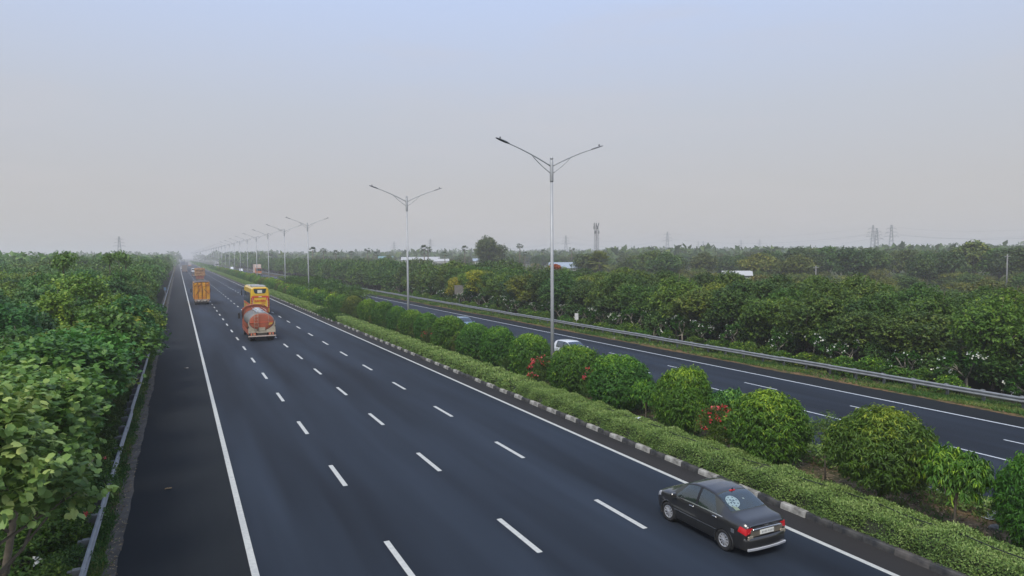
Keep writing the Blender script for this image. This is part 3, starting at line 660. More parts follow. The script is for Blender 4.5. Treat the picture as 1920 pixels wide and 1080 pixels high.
AM = {s: arm_mesh(s) for s in (-1, 1)}; HM = {s: head_mesh(s) for s in (-1, 1)}; CM = {s: cell_mesh(s) for s in (-1, 1)}
BASEM = MB().rbox(-.3, .3, -.3, .3, -.15, .18, .03).mesh('concrete_base', CONC); BOXM = MB().rbox(-.13, .13, -.16, -.09, .9, 1.3, .01).mesh('service_door', GALV_D)
ys = [36.4, 65.7] + [123.5 + 29.1 * k for k in range(36)]
for i, yv in enumerate(ys):
    L_ = thing('street_lamp', '%s twin-arm street lamp from the camera in the median row' % ordinal(i + 1), 'street lamp', (20.7, yv, .1), rnd.uniform(-.02, .02) if i else 0, 'twin-arm street lamps in a row along the median')
    if i < 2: L_['label'] = ['tallest in view, nearest twin-arm street lamp, standing right of centre', 'second twin-arm street lamp from the camera, left of centre'][i]
    if i > 1: L_.rotation_euler = (rnd.uniform(-.004, .004), rnd.uniform(-.004, .004), rnd.uniform(-.03, .03))
    obj('pole', pole_me, L_); 
    if i < 16: obj('sleeve', sleeve_me, L_); obj('finial', fin_me, L_); obj('concrete_base', BASEM, L_); obj('service_door', BOXM, L_)
    for s in (-1, 1):
        obj('arm', AM[s], L_); h = obj('lamp_head', HM[s], L_)
        if i < 10: obj('light_sensor', CM[s], h)

# ------------------------------------------------------------------ trees of the left belt
GL = 'broad-leaved trees crowded behind the left guardrail'
LN = [tree_variant(100 + i, 6.4, 2.2, (3.4, 2.9, 1.6, 1.2)[i], 14, 1050, 8, .19, .15, 'round', LEAF_BROAD, tl=.62, droop=.16, trunk_r=.08, lob=.33, hollow=.55, keep=True, upn=1.5, flat=.6, extra=[((2.2, .95, 3.6), .45), ((1.75, .75, 3.8), .55), ((1.2, .4, 4.1), .7), ((1.9, .1, 3.7), .45)] if i == 0 else ()) for i in range(4)]
LM = [tree_variant(110 + i, 6.6, 2.4, .8, 15, 1150, 7, .25, .19, 'broad', LEAF_BROAD, tl=.65, droop=.16, trunk_r=.10, lob=.31, hollow=.6, upn=1.3, flat=.6) for i in range(4)]
LF = [tree_variant(120 + i, 7.0, 3.4, .5, 13, 620, 6, .48, .34, 'broad', LEAF_BROAD, tl=.9, droop=.2, trunk_r=.14, lob=.36, hollow=.65) for i in range(4)]
LEAF1 = []
for i in range(5):      # single leaf meshes shared by the leaf objects
    LEAF1.append(leaf_cloud('leaf', np.zeros((1, 3)), np.array([[1., 0, 0]]), np.array([[0, 0, 1.]]), 1., .78, 'round', LEAF_BROAD, np.array([.25 + i * .17])))
def near_tree(label, v, x, y, s, rz, color, nobj=0, sz=None, z=0):
    root = thing('broad_leaved_tree', label, 'tree', (x, y, z), rz, GL, (s, s, sz or s))
    tr, cr_, A, tint = v; obj('trunk', tr, root)
    if not nobj: obj('crown', cr_, root, color=color); return root
    # the leaves that show largest become leaf objects, the rest stay one crown
    P = A[0]; c, s_ = math.cos(rz), math.sin(rz)
    Wp = np.stack([x + s * (c * P[:, 0] - s_ * P[:, 1]), y + s * (s_ * P[:, 0] + c * P[:, 1]), z + (sz or s) * P[:, 2]], 1)
    vis = Wp - np.array([0, 0, CAM_H]); d = np.linalg.norm(vis, axis=1)
    bear = np.degrees(np.arctan2(vis[:, 0], vis[:, 1])); inview = (bear > -11.5) & (vis[:, 2] / d > -.50)
    outer = ((P - np.array([0, 0, 3.9])) ** 2).sum(1) ** .5
    score = -d + outer * 1.1 + P[:, 2] * .35; score[~inview] = -99
    pick = np.argsort(-score)[:nobj]; pick = pick[score[pick] > -90]; rest = np.ones(len(P), bool); rest[pick] = False
    Ar = [a[rest] for a in A]
    obj('crown', leaf_cloud('crown', *Ar, 'round', LEAF_BROAD, tint[rest]), root, color=color, kind='stuff')
    for j in pick:
        a = Vector(A[1][j]).normalized(); n = Vector(A[2][j]); wv = n.cross(a).normalized(); nn = a.cross(wv)
        M = Matrix((a, wv, nn)).transposed().to_4x4()
        o = obj('leaf', LEAF1[min(4, int(tint[j] * 5))], root, color=color)
        L_ = float(A[3][j]); o.matrix_basis = Matrix.Translation(Vector(P[j])) @ M @ Matrix.Diagonal((L_, L_ * float(A[4][j] / A[3][j]) / .78, L_, 1))
    return root
BR = (1.35, 1.22, 1.35)
near_tree('light green broad-leaved tree reaching into the bottom left corner over the guardrail', LN[0], -3.75, 15.0, .92, .4, (1.95, 1.50, 2.1), 300, 1.0)
near_tree('light green tree with big leaves at the left edge, second along the guardrail', LN[1], -4.1, 19.6, 1.08, 2.1, (1.55, 1.35, 1.6), 300, 1.0)
near_tree('broad-leaved tree at the left edge, third along the guardrail', LN[2], -4.0, 24.0, 1.12, 4.0, (1.0, 1.05, 1.0), 300, .90)
near_tree('broad-leaved tree, fourth along the left guardrail, with leaves above the rail', LN[3], -4.1, 28.6, 1.12, 1.0, (.75, .88, .8), 260, .96)
def jitter(a): return rnd.uniform(-a, a)
def lefttree(x, y, row, idx, vs, s, h, color):
    place('broad_leaved_tree', '%s tree from the camera in row %s behind the left guardrail' % (ordinal(idx), ['one', 'two', 'three', 'four', 'five', 'six', 'seven', 'eight', 'nine', 'ten'][row]), 'tree', vs, x, y, s, rnd.uniform(0, 6.28), GL, color=color, sz=h)
nleft = 0
for row in range(7):
    X = -4.2 - 3.3 * row; y = max(32.2 if row == 0 else 14, -X * 5.2 - 8 if row else 0); idx = 4 if row == 0 else 0
    while y < 112:
        idx += 1; far = min(1, y / 110)
        vs = LM[rnd.randrange(4)]; s = rnd.uniform(.9, 1.15); h = (.84 + .18 * far) * rnd.uniform(.84, 1.16)
        if rnd.random() < .10 and y > 50: h *= 1.2
        yel = rnd.random(); col = hue(.16)
        if yel < .22: col = (col[0] * 1.6, col[1] * 1.25, col[2] * .9)
        elif yel < .5: col = (col[0] * .5, col[1] * .68, col[2] * .75)
        else: col = (col[0] * .85, col[1] * .92, col[2] * .85)
        xx = X + jitter(.5)
        if row == 0 and 42 < y < 64: xx += 1.0
        elif row == 0 and y > 66: xx -= .95
        lefttree(xx, y + jitter(.5), row, idx, vs, s, h, col); y += 3.3; nleft += 1
for row in range(9):
    X = -6.7 - 5.2 * row; y = max(112, -X * 5.2 - 20) + row % 2 * 2.5; idx = 0
    while y < (250 if row > 1 else 470):
        idx += 1; far = min(1, (y - 110) / 120)
        c = hue(.15); c = (c[0] * .9, c[1] * .92, c[2] * .9)
        h = (1.02 + .13 * far) * rnd.uniform(.86, 1.14)
        place('broad_leaved_tree', '%s tree of the far part of row %s in the left belt' % (ordinal(idx).replace('nearest', 'first'), ['one', 'two', 'three', 'four', 'five', 'six', 'seven', 'eight', 'nine'][row]), 'tree', LF[rnd.randrange(4)], X + jitter(.6), y + jitter(.8), rnd.uniform(.95, 1.15), rnd.uniform(0, 6.28), GL, color=c, sz=h); y += 5.6 + (y > 200) * 2; nleft += 1
# thin sprigs standing above the left canopy
SPR = tree_variant(130, 3.4, 1.15, 1.2, 7, 70, 6, .36, .2, 'broad', LEAF_BROAD, tl=.6, trunk_r=.05, lob=.28, hollow=.3)
for x, y, h, lab in ((-9.2, 72, 9.3, 'tallest thin sprig of leaves standing above the left canopy near the left edge'), (-8.0, 103, 9.5, 'small sprig above the left canopy right of the tall one'), (-8.6, 128, 9.9, 'sprig above the left canopy just left of the hazy pylon'), (-6.5, 108, 9.3, 'bright sprig above the left canopy right of the hazy pylon')):
    root = thing('tall_sapling', lab, 'sapling', (x, y, h - 3.4), rnd.uniform(0, 6)); obj('trunk', SPR[0], root); obj('crown', SPR[1], root, color=(1.2, 1.1, 1))
    MB().tube([(0, 0, -(h - 3.4)), (0, 0, .2)], .05, 6).build('stem', BARK, root)

# low bushes and flowers behind the left guardrail
LOWB = [tree_variant(140 + i, .95, .62, .05, 8, 420, 6, .12, .05, 'broad', LEAF_BELT, tl=.22, droop=0, trunk_r=.015, lob=.4) for i in range(2)]
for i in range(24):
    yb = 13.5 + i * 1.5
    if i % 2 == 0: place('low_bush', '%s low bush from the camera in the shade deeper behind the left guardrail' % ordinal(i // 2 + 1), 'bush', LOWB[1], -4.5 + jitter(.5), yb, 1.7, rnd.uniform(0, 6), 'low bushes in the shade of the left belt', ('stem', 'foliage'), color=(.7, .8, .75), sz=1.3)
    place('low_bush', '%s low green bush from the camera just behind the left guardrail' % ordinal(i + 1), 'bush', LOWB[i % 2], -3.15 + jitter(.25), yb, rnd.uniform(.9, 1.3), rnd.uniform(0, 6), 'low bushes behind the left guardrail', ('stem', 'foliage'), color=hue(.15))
def flower(label, x, y, z, m, n=10, s=.10, cat='flower'):
    rg = np.random.default_rng(int(y * 10)); P = rg.normal(size=(n, 3)) * s * .35
    o = obj('flower', leaf_cloud('flower', P, rg.normal(size=(n, 3)), rg.normal(size=(n, 3)), s, s * .8, 'broad', m, rg.random(n)), None, loc=(x, y, z)); tag(o, label, cat)
flower('red flower just behind the left guardrail, the nearer of two', -2.66, 23.2, .98, FLOWER_RED); flower('red flower just behind the left guardrail, the farther of two', -2.66, 29.3, 1.0, FLOWER_RED)
flower('spray of white flowers in the bottom left corner below the light green leaves', -3.25, 17.4, 1.35, FLOWER_WHITE, 14, .10)
flower('white flowers at the left edge under the light green tree', -3.3, 19.6, 1.15, FLOWER_WHITE, 10, .09)

# ------------------------------------------------------------------ right belt
GR = 'leafy trees in the dense belt beyond the far guardrail'
RB = [tree_variant(200 + i, 6.9, 2.9, .7, 18, 1500, 7, .27, .15, 'broad', LEAF_BELT, tl=.7, droop=.25, trunk_r=.10, lob=.30, hollow=.55, upn=1.1, flat=.7) for i in range(6)]
RF = [tree_variant(210 + i, 6.8, 3.4, .4, 14, 520, 6, .50, .30, 'broad', LEAF_BELT, tl=.9, droop=.2, trunk_r=.12, lob=.35, hollow=.6) for i in range(4)]
cnt = 0
for row, (X, y0, y1, dy) in enumerate([(44.6, 20, 200, 4.3), (48.6, 21, 200, 4.5), (53.2, 23.5, 230, 5.2), (58.5, 26, 250, 5.6), (64.5, 29, 260, 6.2)]):
    y = y0; idx = 0
    while y < y1:
        idx += 1; far = min(1, y / 120); vs = (RB if y < 120 else RF)[rnd.randrange(4 if y >= 120 else 6)]
        h = (.83 + .17 * far) * rnd.uniform(.84, 1.13); s = rnd.uniform(.88, 1.15); c = hue(.16); r_ = rnd.random()
        if r_ < .12: c = (c[0] * 1.75, c[1] * 1.4, c[2] * .9)
        elif r_ < .30: c = (c[0] * 1.5, c[1] * 1.25, c[2])
        elif r_ < .5: c = (c[0] * .75, c[1] * .8, c[2] * 1.0)
        place('belt_tree', '%s tree from the camera in row %s beyond the far guardrail' % (ordinal(idx), ['one', 'two', 'three', 'four', 'five'][row]), 'tree', vs, X + jitter(.7), y + jitter(.7), s, rnd.uniform(0, 6.28), GR, color=c, sz=h * (.93 if row == 0 else 1))
        y += dy * (1 if y < 120 else 1.4); cnt += 1
for row, X in enumerate((45.5, 51.0)):
    y = 206; idx = 0
    while y < 520:
        idx += 1; place('belt_tree', '%s tree of the hazy far end of row %s beyond the far guardrail' % (ordinal(idx).replace('nearest', 'first'), ['one', 'two'][row]), 'tree', RF[rnd.randrange(4)], X + jitter(.8), y, rnd.uniform(1, 1.2), rnd.uniform(0, 6), GR, color=hue(.12), sz=rnd.uniform(1.0, 1.15)); y += 7.5
# yellow-green acacia and red-flowering crowns that stand out
place('yellow_green_tree', 'yellow-green tree standing out of the dark belt left of the nearest lamp post', 'tree', RB[1], 43.9, 100, 1.25, 1, None, color=(3.6, 2.1, .8), sz=1.0)
place('yellow_green_tree', 'small yellow-green tree at the belt edge, just left of the other yellow one', 'tree', RB[2], 43.0, 108, .9, 3, None, color=(4.0, 2.0, .7), sz=.75)
place('red_flowering_tree', 'small crown of orange red blossom rising from the belt right of the big lone tree', 'tree', (RF[0][0], RF[0][1]), 62, 108, .8, 2, None, color=(1.5, 1.1, 1), sz=.95)
rg = np.random.default_rng(8); n = 500; P = nrm(rg.normal(size=(n, 3)) + [0, 0, .6]) * np.array([1.0, 1.0, .35])
o = obj('blossom', leaf_cloud('blossom', P, rg.normal(size=(n, 3)), rg.normal(size=(n, 3)), .35, .25, 'broad', FLOWER_ORANGE, rg.random(n)), None, loc=(62, 108, 6.2)); tag(o, 'orange red blossom covering the top of a belt tree right of the lone tree', 'blossom')
# low yellow-green bushes in a line behind the far guardrail
LOWR = [tree_variant(230 + i, 1.15, .95, .02, 9, 420, 6, .19, .08, 'broad', LEAF_SHRUB, tl=.28, droop=-.1, trunk_r=.015, lob=.42) for i in range(3)]
y = 19.5; i = 0
while y < 150:
    i += 1
    if rnd.random() > .13: place('low_bush', '%s low light green bush from the camera in the line behind the far guardrail' % ordinal(i), 'bush', LOWR[i % 3], 41.5 + jitter(.3), y, rnd.uniform(.75, 1.2), rnd.uniform(0, 6), 'low light green bushes behind the far guardrail', ('stem', 'foliage'), color=(1.25 + jitter(.2), 1.05 + jitter(.1), .9), sz=rnd.uniform(.75, 1.15))
    y += 1.75 + (y > 80) * .7
UND = [tree_variant(240 + i, 2.6, 1.5, .1, 10, 620, 6, .26, .13, 'broad', LEAF_BELT, tl=.5, droop=.1, trunk_r=.03, lob=.38) for i in range(3)]
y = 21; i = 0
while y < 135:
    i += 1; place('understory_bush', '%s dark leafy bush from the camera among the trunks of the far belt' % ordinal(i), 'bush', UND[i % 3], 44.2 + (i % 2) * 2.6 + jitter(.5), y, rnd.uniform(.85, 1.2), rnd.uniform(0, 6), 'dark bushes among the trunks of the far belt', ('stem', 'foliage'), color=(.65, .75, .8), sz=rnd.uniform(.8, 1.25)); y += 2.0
# frangipanis: pale forked stems, leaves at the tips, white flowers
def frangipani(seed):
    rg = np.random.default_rng(seed); mb = MB(); tips = []
    mb.tube([(0, 0, -.1), (0, 0, .8)], [.07, .06], 6)
    def br(p, d, L_, r, lv):
        e = p + d * L_; mb.tube([tuple(p), tuple((p + e) / 2 + rg.normal(size=3) * .03), tuple(e)], [r, r * .85, r * .7], 5)
        if lv == 0: tips.append((e, d)); return
        for _ in range(3): br(e, nrm(d + rg.normal(size=3) * .55 + [0, 0, .15]), L_ * .8, r * .7, lv - 1)
    for _ in range(3): br(np.array([0, 0, .75]), nrm(rg.normal(size=3) * .6 + [0, 0, .9]), .62, .045, 2)
    P = []; A = []; Nn = []; FP = []
    for e, d in tips:
        for _ in range(26):
            a = nrm(rg.normal(size=3) + d * .7 + [0, 0, .1]); P.append(e); A.append(a); Nn.append(rg.normal(size=3) * .3 + [0, 0, 1])
        if rg.random() < .45: FP += [e + d * .22 + rg.normal(size=3) * .07 for _ in range(6)]
    n = len(P); FP = np.array(FP); k = len(FP)
    return (mb.mesh('trunk', BARK_PALE), leaf_cloud('crown', P, A, Nn, .33 * rg.uniform(.7, 1.2, n), .10, 'narrow', LEAF_SHRUB, rg.uniform(.15, .6, n)),
            leaf_cloud('flowers', FP, rg.normal(size=(k, 3)), rg.normal(size=(k, 3)) + [0, 0, 1], .12, .10, 'broad', FLOWER_WHITE, rg.random(k)))
FR = [frangipani(300 + i) for i in range(4)]
y = 20.5; i = 0
while y < 150:
    i += 1; v = FR[i % 4]; s = rnd.uniform(.85, 1.25)
    r_ = place('frangipani', '%s white-flowered small tree from the camera along the front of the far belt' % ordinal(i), 'frangipani', v, 42.6 + jitter(.4), y, s, rnd.uniform(0, 6.28), 'white-flowered frangipanis along the far belt', color=(.75, .85, .9))
    obj('flowers', v[2], r_, kind='stuff'); y += rnd.uniform(1.9, 5.0)

# ------------------------------------------------------------------ scrub, middle distance and far trees
def polar(b, d): return d * math.sin(R(b)), d * math.cos(R(b))
SC = [tree_variant(400 + i, 4.2, 3.0, .1, 12, 420, 6, .42, .22, 'broad', LEAF_FAR, tl=.8, trunk_r=.10, lob=.36, hollow=.6) for i in range(3)]
TF = [tree_variant(410 + i, 11.5, 5.4, 1.4, 20, 900, 6, .75, .50, 'broad', LEAF_FAR, tl=1.3, trunk_r=.28, lob=.30, hollow=.65) for i in range(5)]
def far_place(nm, label, cat, vs, b, d, s, h, color, group):
    x, y = polar(b, d); return place(nm, label, cat, vs, x, y, s, rnd.uniform(0, 6.28), group, color=color, sz=h, z=-.1)
placed = []
def free(x, y, r):
    for a, b_, c in placed:
        if (a - x) ** 2 + (b_ - y) ** 2 < (r + c) ** 2: return False
    placed.append((x, y, r)); return True
tries = 0; k = 0
while k < 190 and tries < 6000:
    tries += 1; b = rnd.uniform(12, 64); d = rnd.uniform(78, 210) if b > 40 else rnd.uniform(100, 330)
    x, y = polar(b, d)
    if x < 70 or (29.4 < b < 32.1 and d < 225) or not free(x, y, 2.3): continue
    k += 1; r_ = rnd.random()
    c = (1.5, 1.15, .9) if r_ < .4 else ((1.0, 1.0, .9) if r_ < .75 else (2.1, 1.25, 1.1))
    nm_ = ('olive green', 'dark green', 'yellowish')[0 if r_ < .4 else 1 if r_ < .75 else 2]
    place('scrub_bush', '%s scrub bush on the open ground behind the right-hand tree belt' % nm_, 'bush', SC[rnd.randrange(3)], x, y, rnd.uniform(.8, 1.45), rnd.uniform(0, 6.28), '%s scrub bushes behind the right-hand belt' % nm_, color=tuple(a * rnd.uniform(.85, 1.15) for a in c), sz=rnd.uniform(.55, 1.05))
placed = []; tries = 0; k = 0
kinds = [('dark green', (.80, .88, .95)), ('grey-green', (1.15, .95, 1.25)), ('olive', (1.45, 1.15, .9)), ('mid green', (1.0, 1.1, .9))]
while k < 200 and tries < 9000:
    tries += 1; b = rnd.uniform(4, 65)
    if b > 47: d = rnd.uniform(185, 330); h = rnd.uniform(.70, .93)
    elif b > 31: d = rnd.uniform(190, 420); h = rnd.uniform(.62, .86)
    else: d = rnd.uniform(330, 640); h = rnd.uniform(.60, .90)
    x, y = polar(b, d)
    if x < 75 or not free(x, y, 4.2): continue
    if abs(b - 24.3) < 1.5 or (29.2 < b < 32.2 and d < 330) or (16 < b < 21.2 and d < 640): continue
    k += 1; kd = rnd.choice(kinds)
    far_place('background_tree', '%s crown in the distant tree line beyond the scrub on the right' % kd[0], 'tree', TF[rnd.randrange(5)], b, d, h * rnd.uniform(.85, 1.2), h, tuple(a * rnd.uniform(.9, 1.1) for a in kd[1]), '%s trees of the distant tree line on the right' % kd[0])
far_place('big_tree', 'big pale green round tree above the tree line near the right edge', 'tree', TF[1], 60.4, 215, 1.10, 1.0, (1.7, 1.35, 1.2), None)
far_place('big_tree', 'yellow-green spreading tree left of the dark tree line on the right', 'tree', TF[2], 46.2, 200, 1.1, .80, (2.3, 1.5, .9), None)
LONE = tree_variant(432, 16.0, 6.6, 1.5, 44, 2600, 7, .55, .28, 'broad', LEAF_FAR, tl=1.2, trunk_r=.45, lob=.17, hollow=.3, droop=1.0, flat=1.25)
far_place('lone_tree', 'tall lone grey-green tree rising above the horizon left of the tall lamp post', 'tree', LONE, 24.35, 262, 1.25, 1.14, (1.15, .95, 1.3), None)

def order_labels(cat_group, text):
    L_ = [o for o in COL.objects if o.get('group') == cat_group]; L_.sort(key=lambda o: math.atan2(o.location.x, o.location.y))
    for i, o in enumerate(L_): o['label'] = text % ordinal(i + 1).replace('nearest', 'first')
for kd in kinds: order_labels('%s trees of the distant tree line on the right' % kd[0], '%s crown from the left among the ' + kd[0] + ' ones of the distant tree line')
for nm_ in ('olive green', 'dark green', 'yellowish'): order_labels('%s scrub bushes behind the right-hand belt' % nm_, '%s bush from the left among the ' + nm_ + ' scrub behind the right belt')
# distant woodland that reads as one mass
def mass(name, label, specs, m, ll, seed):
    rg = np.random.default_rng(seed); Ps = []; Ds = []
    for b0, b1, d0, d1, n, hh, rr in specs:
        for _ in range(n):
            b = rg.uniform(b0, b1); d = rg.uniform(d0, d1); x, y = polar(b, d); h = hh * rg.uniform(.7, 1.15); r = rr * rg.uniform(.7, 1.3); k = 46
            if -2 < x < 41.5: continue
            dd = nrm(rg.normal(size=(k, 3)) + [0, 0, .35]); dd[:, 2] = np.abs(dd[:, 2]); Ps.append(np.array([x, y, h * .35]) + dd * np.array([r, r, h * .65])); Ds.append(dd)
    P = np.concatenate(Ps); D = np.concatenate(Ds); n = len(P); A = rg.normal(size=(n, 3)) + [0, 0, -.2]; Nn = D + rg.normal(size=(n, 3)) * .4
    tint = np.clip(.4 + rg.normal(size=n) * .2, 0, 1)
    stuff(name, leaf_cloud(name, P, A, Nn, ll * rg.uniform(.7, 1.3, n), ll * .7, 'broad', m, tint), label, 'woodland')
mass('distant_woodland', 'hazy blue-green woodland along the horizon', [(-16, 66, 1050, 1700, 900, 15, 12), (3.6, 34, 560, 1000, 420, 9, 7), (34, 66, 420, 1000, 520, 9.5, 8)], LEAF_FAR, 5.2, 1)
mass('left_woodland', 'continuous canopy behind the left tree belt', [(-17, -2.5, 240, 520, 420, 8.6, 5), (-6, -.4, 480, 1000, 260, 9.6, 5), (-17, -3, 520, 1050, 260, 9, 8)], LEAF_BROAD, 2.1, 2)
mass('road_end_woodland', 'hazy trees lining the far end of the highway', [(3.3, 5.6, 520, 1000, 150, 8.6, 4)], LEAF_BELT, 2.4, 3)

rg = np.random.default_rng(77); n = 9000; yy_ = 425 + 900 * rg.random(n) ** 1.3
P = np.stack([20.9 + rg.normal(size=n) * .9, yy_, .2 + (1.6 + .9 * np.sin(yy_ * .7)) * rg.random(n)], 1)
stuff('far_median_shrubs', leaf_cloud('far_median_shrubs', P, rg.normal(size=(n, 3)), rg.normal(size=(n, 3)) + [0, -.3, .8], 1.1, .8, 'broad', LEAF_SHRUB, np.clip(.35 + rg.normal(size=n) * .2, 0, 1)), 'hazy band of shrubs along the far end of the median', 'shrubs')
P = np.stack([18.1 + 1.3 * rg.random(n // 2), 420 + 900 * rg.random(n // 2) ** 1.3, .1 + .6 * rg.random(n // 2)], 1)
stuff('far_hedge', leaf_cloud('far_hedge', P, rg.normal(size=(n // 2, 3)), rg.normal(size=(n // 2, 3)) + [0, 0, 1], 1.0, .6, 'broad', LEAF_HEDGE, np.clip(.4 + rg.normal(size=n // 2) * .2, 0, 1)), 'hazy strip of hedge along the far end of the kerb', 'hedge')
# palms
def palm(seed, H, rc, nf=24, toddy=True):
    rg = np.random.default_rng(seed); mb = MB(); mb.tube([(0, 0, 0), (.15, 0, H * .5), (.1, .1, H)], [.28, .2, .18], 7)
    P = []; A = []; Nn = []
    for i in range(nf):
        a = rg.uniform(0, 6.28); e = rg.uniform(-.9, 1.35); d = np.array([math.cos(a) * math.cos(e), math.sin(a) * math.cos(e), math.sin(e)])
        stem = np.array([.1, .1, H]) + d * rc * .45
        for j in range(9):
            f = (j - 4) / 4; side = nrm(np.cross(d, [0, 0, 1.0])); ax = nrm(d + side * f * 1.0 + [0, 0, -.15]); P.append(stem); A.append(ax); Nn.append(np.cross(ax, side) + rg.normal(size=3) * .6)
    n = len(P); return mb.mesh('trunk', BARK), leaf_cloud('crown', P, A, Nn, rc * .62, .22 * rc * .4, 'narrow', LEAF_FAR, rg.uniform(.1, .6, n))
PM = [palm(500, 11.5, 1.7), palm(501, 12.5, 1.75), palm(502, 10.5, 1.6)]
pl = [(9.9, 330, 1.0, 'left of the third visible lamp'), (10.7, 350, .93, 'right of the third visible lamp'), (11.7, 345, .98, 'standing right of a smaller palm'), (12.9, 420, .9, 'small and hazy'), (14.2, 380, .95, 'midway between two lamps'), (14.9, 390, .93, 'left of the teal roof'),
      (18.85, 285, 1.0, 'tallest, in front of the white roof'), (19.2, 290, .90, 'lower twin in front of the white roof'), (20.6, 330, .88, 'right of the white roofs'), (22.25, 330, 1.02, 'slim, left of the big lone tree'), (26.9, 330, 1.03, 'right of the big lone tree'), (27.35, 335, .86, 'short, second right of the lone tree'), (28.9, 420, .92, 'small, just left of the tall lamp post'), (31.3, 360, .9, 'between the tall lamp post and the mast')]
for i, (b, d, s, lab) in enumerate(pl):
    far_place('fan_palm', 'fan palm on the horizon, ' + lab, 'palm', PM[i % 3], b, d, 1.1, s, (.85, .85, 1.0), None)
far_place('date_palm', 'bushy palm with drooping fronds at the foot of the telecom mast', 'palm', palm(510, 6.6, 3.4, 44), 33.6, 205, 1, 1, (2.2, 1.5, 1.1), None)

# ------------------------------------------------------------------ buildings, masts and pylons
WALL = mat('pale_wall', (.50, .50, .47), .85, noise=(.3, .7, (.36, .36, .33)))
ROOF_W = mat('white_sheet_roof', (.46, .46, .45), .7, noise=(.2, .6, (.36, .37, .37)))
ROOF_B = mat('blue_grey_roof', (.30, .35, .41), .5, noise=(.2, .6, (.34, .40, .46)))
ROOF_T = mat('teal_roof', (.17, .30, .30), .5)
DARKOP = mat('dark_opening', (.03, .035, .04), .4)
def shed(label, b, d, L_, Wd, eave, ridge, rz, roofm, bays=4, nwin=8):
    x, y = polar(b, d); t = thing('warehouse', label, 'warehouse', (x, y, -.1), R(rz))
    MB().box(-L_ / 2, L_ / 2, -Wd / 2, Wd / 2, 0, eave).build('wall', WALL, t)
    for k in range(bays):   # each bay its own gable strip
        y0 = -Wd / 2 - .4 + k * (Wd + .8) / bays; y1 = y0 + (Wd + .8) / bays; ym = (y0 + y1) / 2
        m = MB(); m.add([(-L_ / 2 - .5, y0, eave), (L_ / 2 + .5, y0, eave), (L_ / 2 + .5, ym, ridge), (-L_ / 2 - .5, ym, ridge), (L_ / 2 + .5, y1, eave), (-L_ / 2 - .5, y1, eave)], [(0, 1, 2, 3), (3, 2, 4, 5), (0, 3, 5), (1, 4, 2), (0, 5, 4, 1)])
        m.build('roof', roofm, t)
    for k in range(nwin):
        xx = -L_ / 2 + (k + .5) * L_ / nwin; MB().box(xx - .9, xx + .9, -Wd / 2 - .08, -Wd / 2 + .02, eave * .45, eave * .8).build('window', DARKOP, t)
    m = MB(); m.box(-1.6, 1.6, -Wd / 2 - .1, -Wd / 2 + .02, 0, 3.2); m.build('door', DARKOP, t)
shed('long white-roofed warehouse behind the palms, left of the lone tree', 18.6, 420, 21, 22, 6.0, 7.8, -24, ROOF_W, 3)
shed('white-roofed shed right behind the tallest fan palm', 20.3, 400, 8, 12, 5.2, 6.6, -20, ROOF_W, 2, 4)
shed('low teal-roofed shed left of the second lamp post', 15.7, 470, 9, 12, 7, 8.4, -15, ROOF_T, 2, 4)
shed('small pale shed hidden beside the lone tree', 22.8, 420, 14, 12, 5, 6.6, -20, ROOF_B, 1, 3)
shed('white warehouse with blue-grey roof right of the tall lamp post', 30.9, 215, 10.5, 14, 4.4, 6.1, -31, ROOF_B, 3, 6)
shed('low white sheds showing among the trees right of the mast', 44.6, 165, 5.5, 6, 3.5, 4.5, -40, ROOF_W, 2, 5)
shed('tiny white-roofed house far off at the edge of the dark tree line', 48.2, 520, 16, 14, 6, 8.2, -48, ROOF_W, 1, 3)
STEEL = mat('pylon_steel', (.22, .23, .24), .6)
STEEL_D = mat('mast_steel', (.10, .10, .105), .6)
def lattice(H, wb, wt, n, r, arms=(), m=STEEL, mb=None, legs=4):
    mb = mb or MB(); L_ = []
    cs = [(-1, -1), (1, -1), (1, 1), (-1, 1)]
    def w_(z): return (wb + (wt - wb) * min(1, (z / H) ** .75)) / 2
    for c in cs: mb.tube([(c[0] * w_(z), c[1] * w_(z), z) for z in np.linspace(0, H, 6)], r, 4, cap=False)
    zs = [H * (1 - (1 - i / n) ** 1.3) for i in range(n + 1)]
    for i in range(n):
        for k in range(4):
            a, b = cs[k], cs[(k + 1) % 4]; z0, z1 = zs[i], zs[i + 1]
            mb.tube([(a[0] * w_(z0), a[1] * w_(z0), z0), (b[0] * w_(z1), b[1] * w_(z1), z1)], r * .6, 3, cap=False)
            mb.tube([(b[0] * w_(z0), b[1] * w_(z0), z0), (a[0] * w_(z1), a[1] * w_(z1), z1)], r * .6, 3, cap=False)
    return mb
PY = lattice(40, 7.5, 1.2, 10, .16).mesh('tower', STEEL)
armb = MB()
for z, l in ((27, 7.5), (31.5, 6), (36, 5)):
    for s in (-1, 1):
        armb.tube([(0, 0, z + 1.2), (s * l, 0, z)], .13, 4); armb.tube([(0, 0, z - .3), (s * l, 0, z)], .13, 4); armb.tube([(s * l, 0, z), (s * l, 0, z - 1.8)], .09, 4)
ARMB = armb.mesh('cross_arms', STEEL)
pyl = [(-3.8, 850, .80, 'left of the road above the left canopy'), (16.4, 1250, .86, 'faint, left of the second lamp post'), (19.4, 1150, .92, 'above the white-roofed warehouse'), (30.8, 900, .84, 'just right of the tall lamp post'), (39.15, 1000, 1.0, 'alone above the middle of the right horizon'),
       (41.6, 1500, .86, 'left one of a close pair on the hazy horizon'), (42.0, 1500, .86, 'right one of a close pair on the hazy horizon'), (44.9, 1500, .92, 'small and faint right of the close pair'), (46.3, 1500, .92, 'small and faint, second right of the close pair'), (54.25, 900, 1.0, 'taller of the two above the dark tree line'), (54.5, 760, .80, 'partly behind the tallest one on the right'), (55.45, 850, .95, 'rightmost, above the dark tree line')]
PP = []
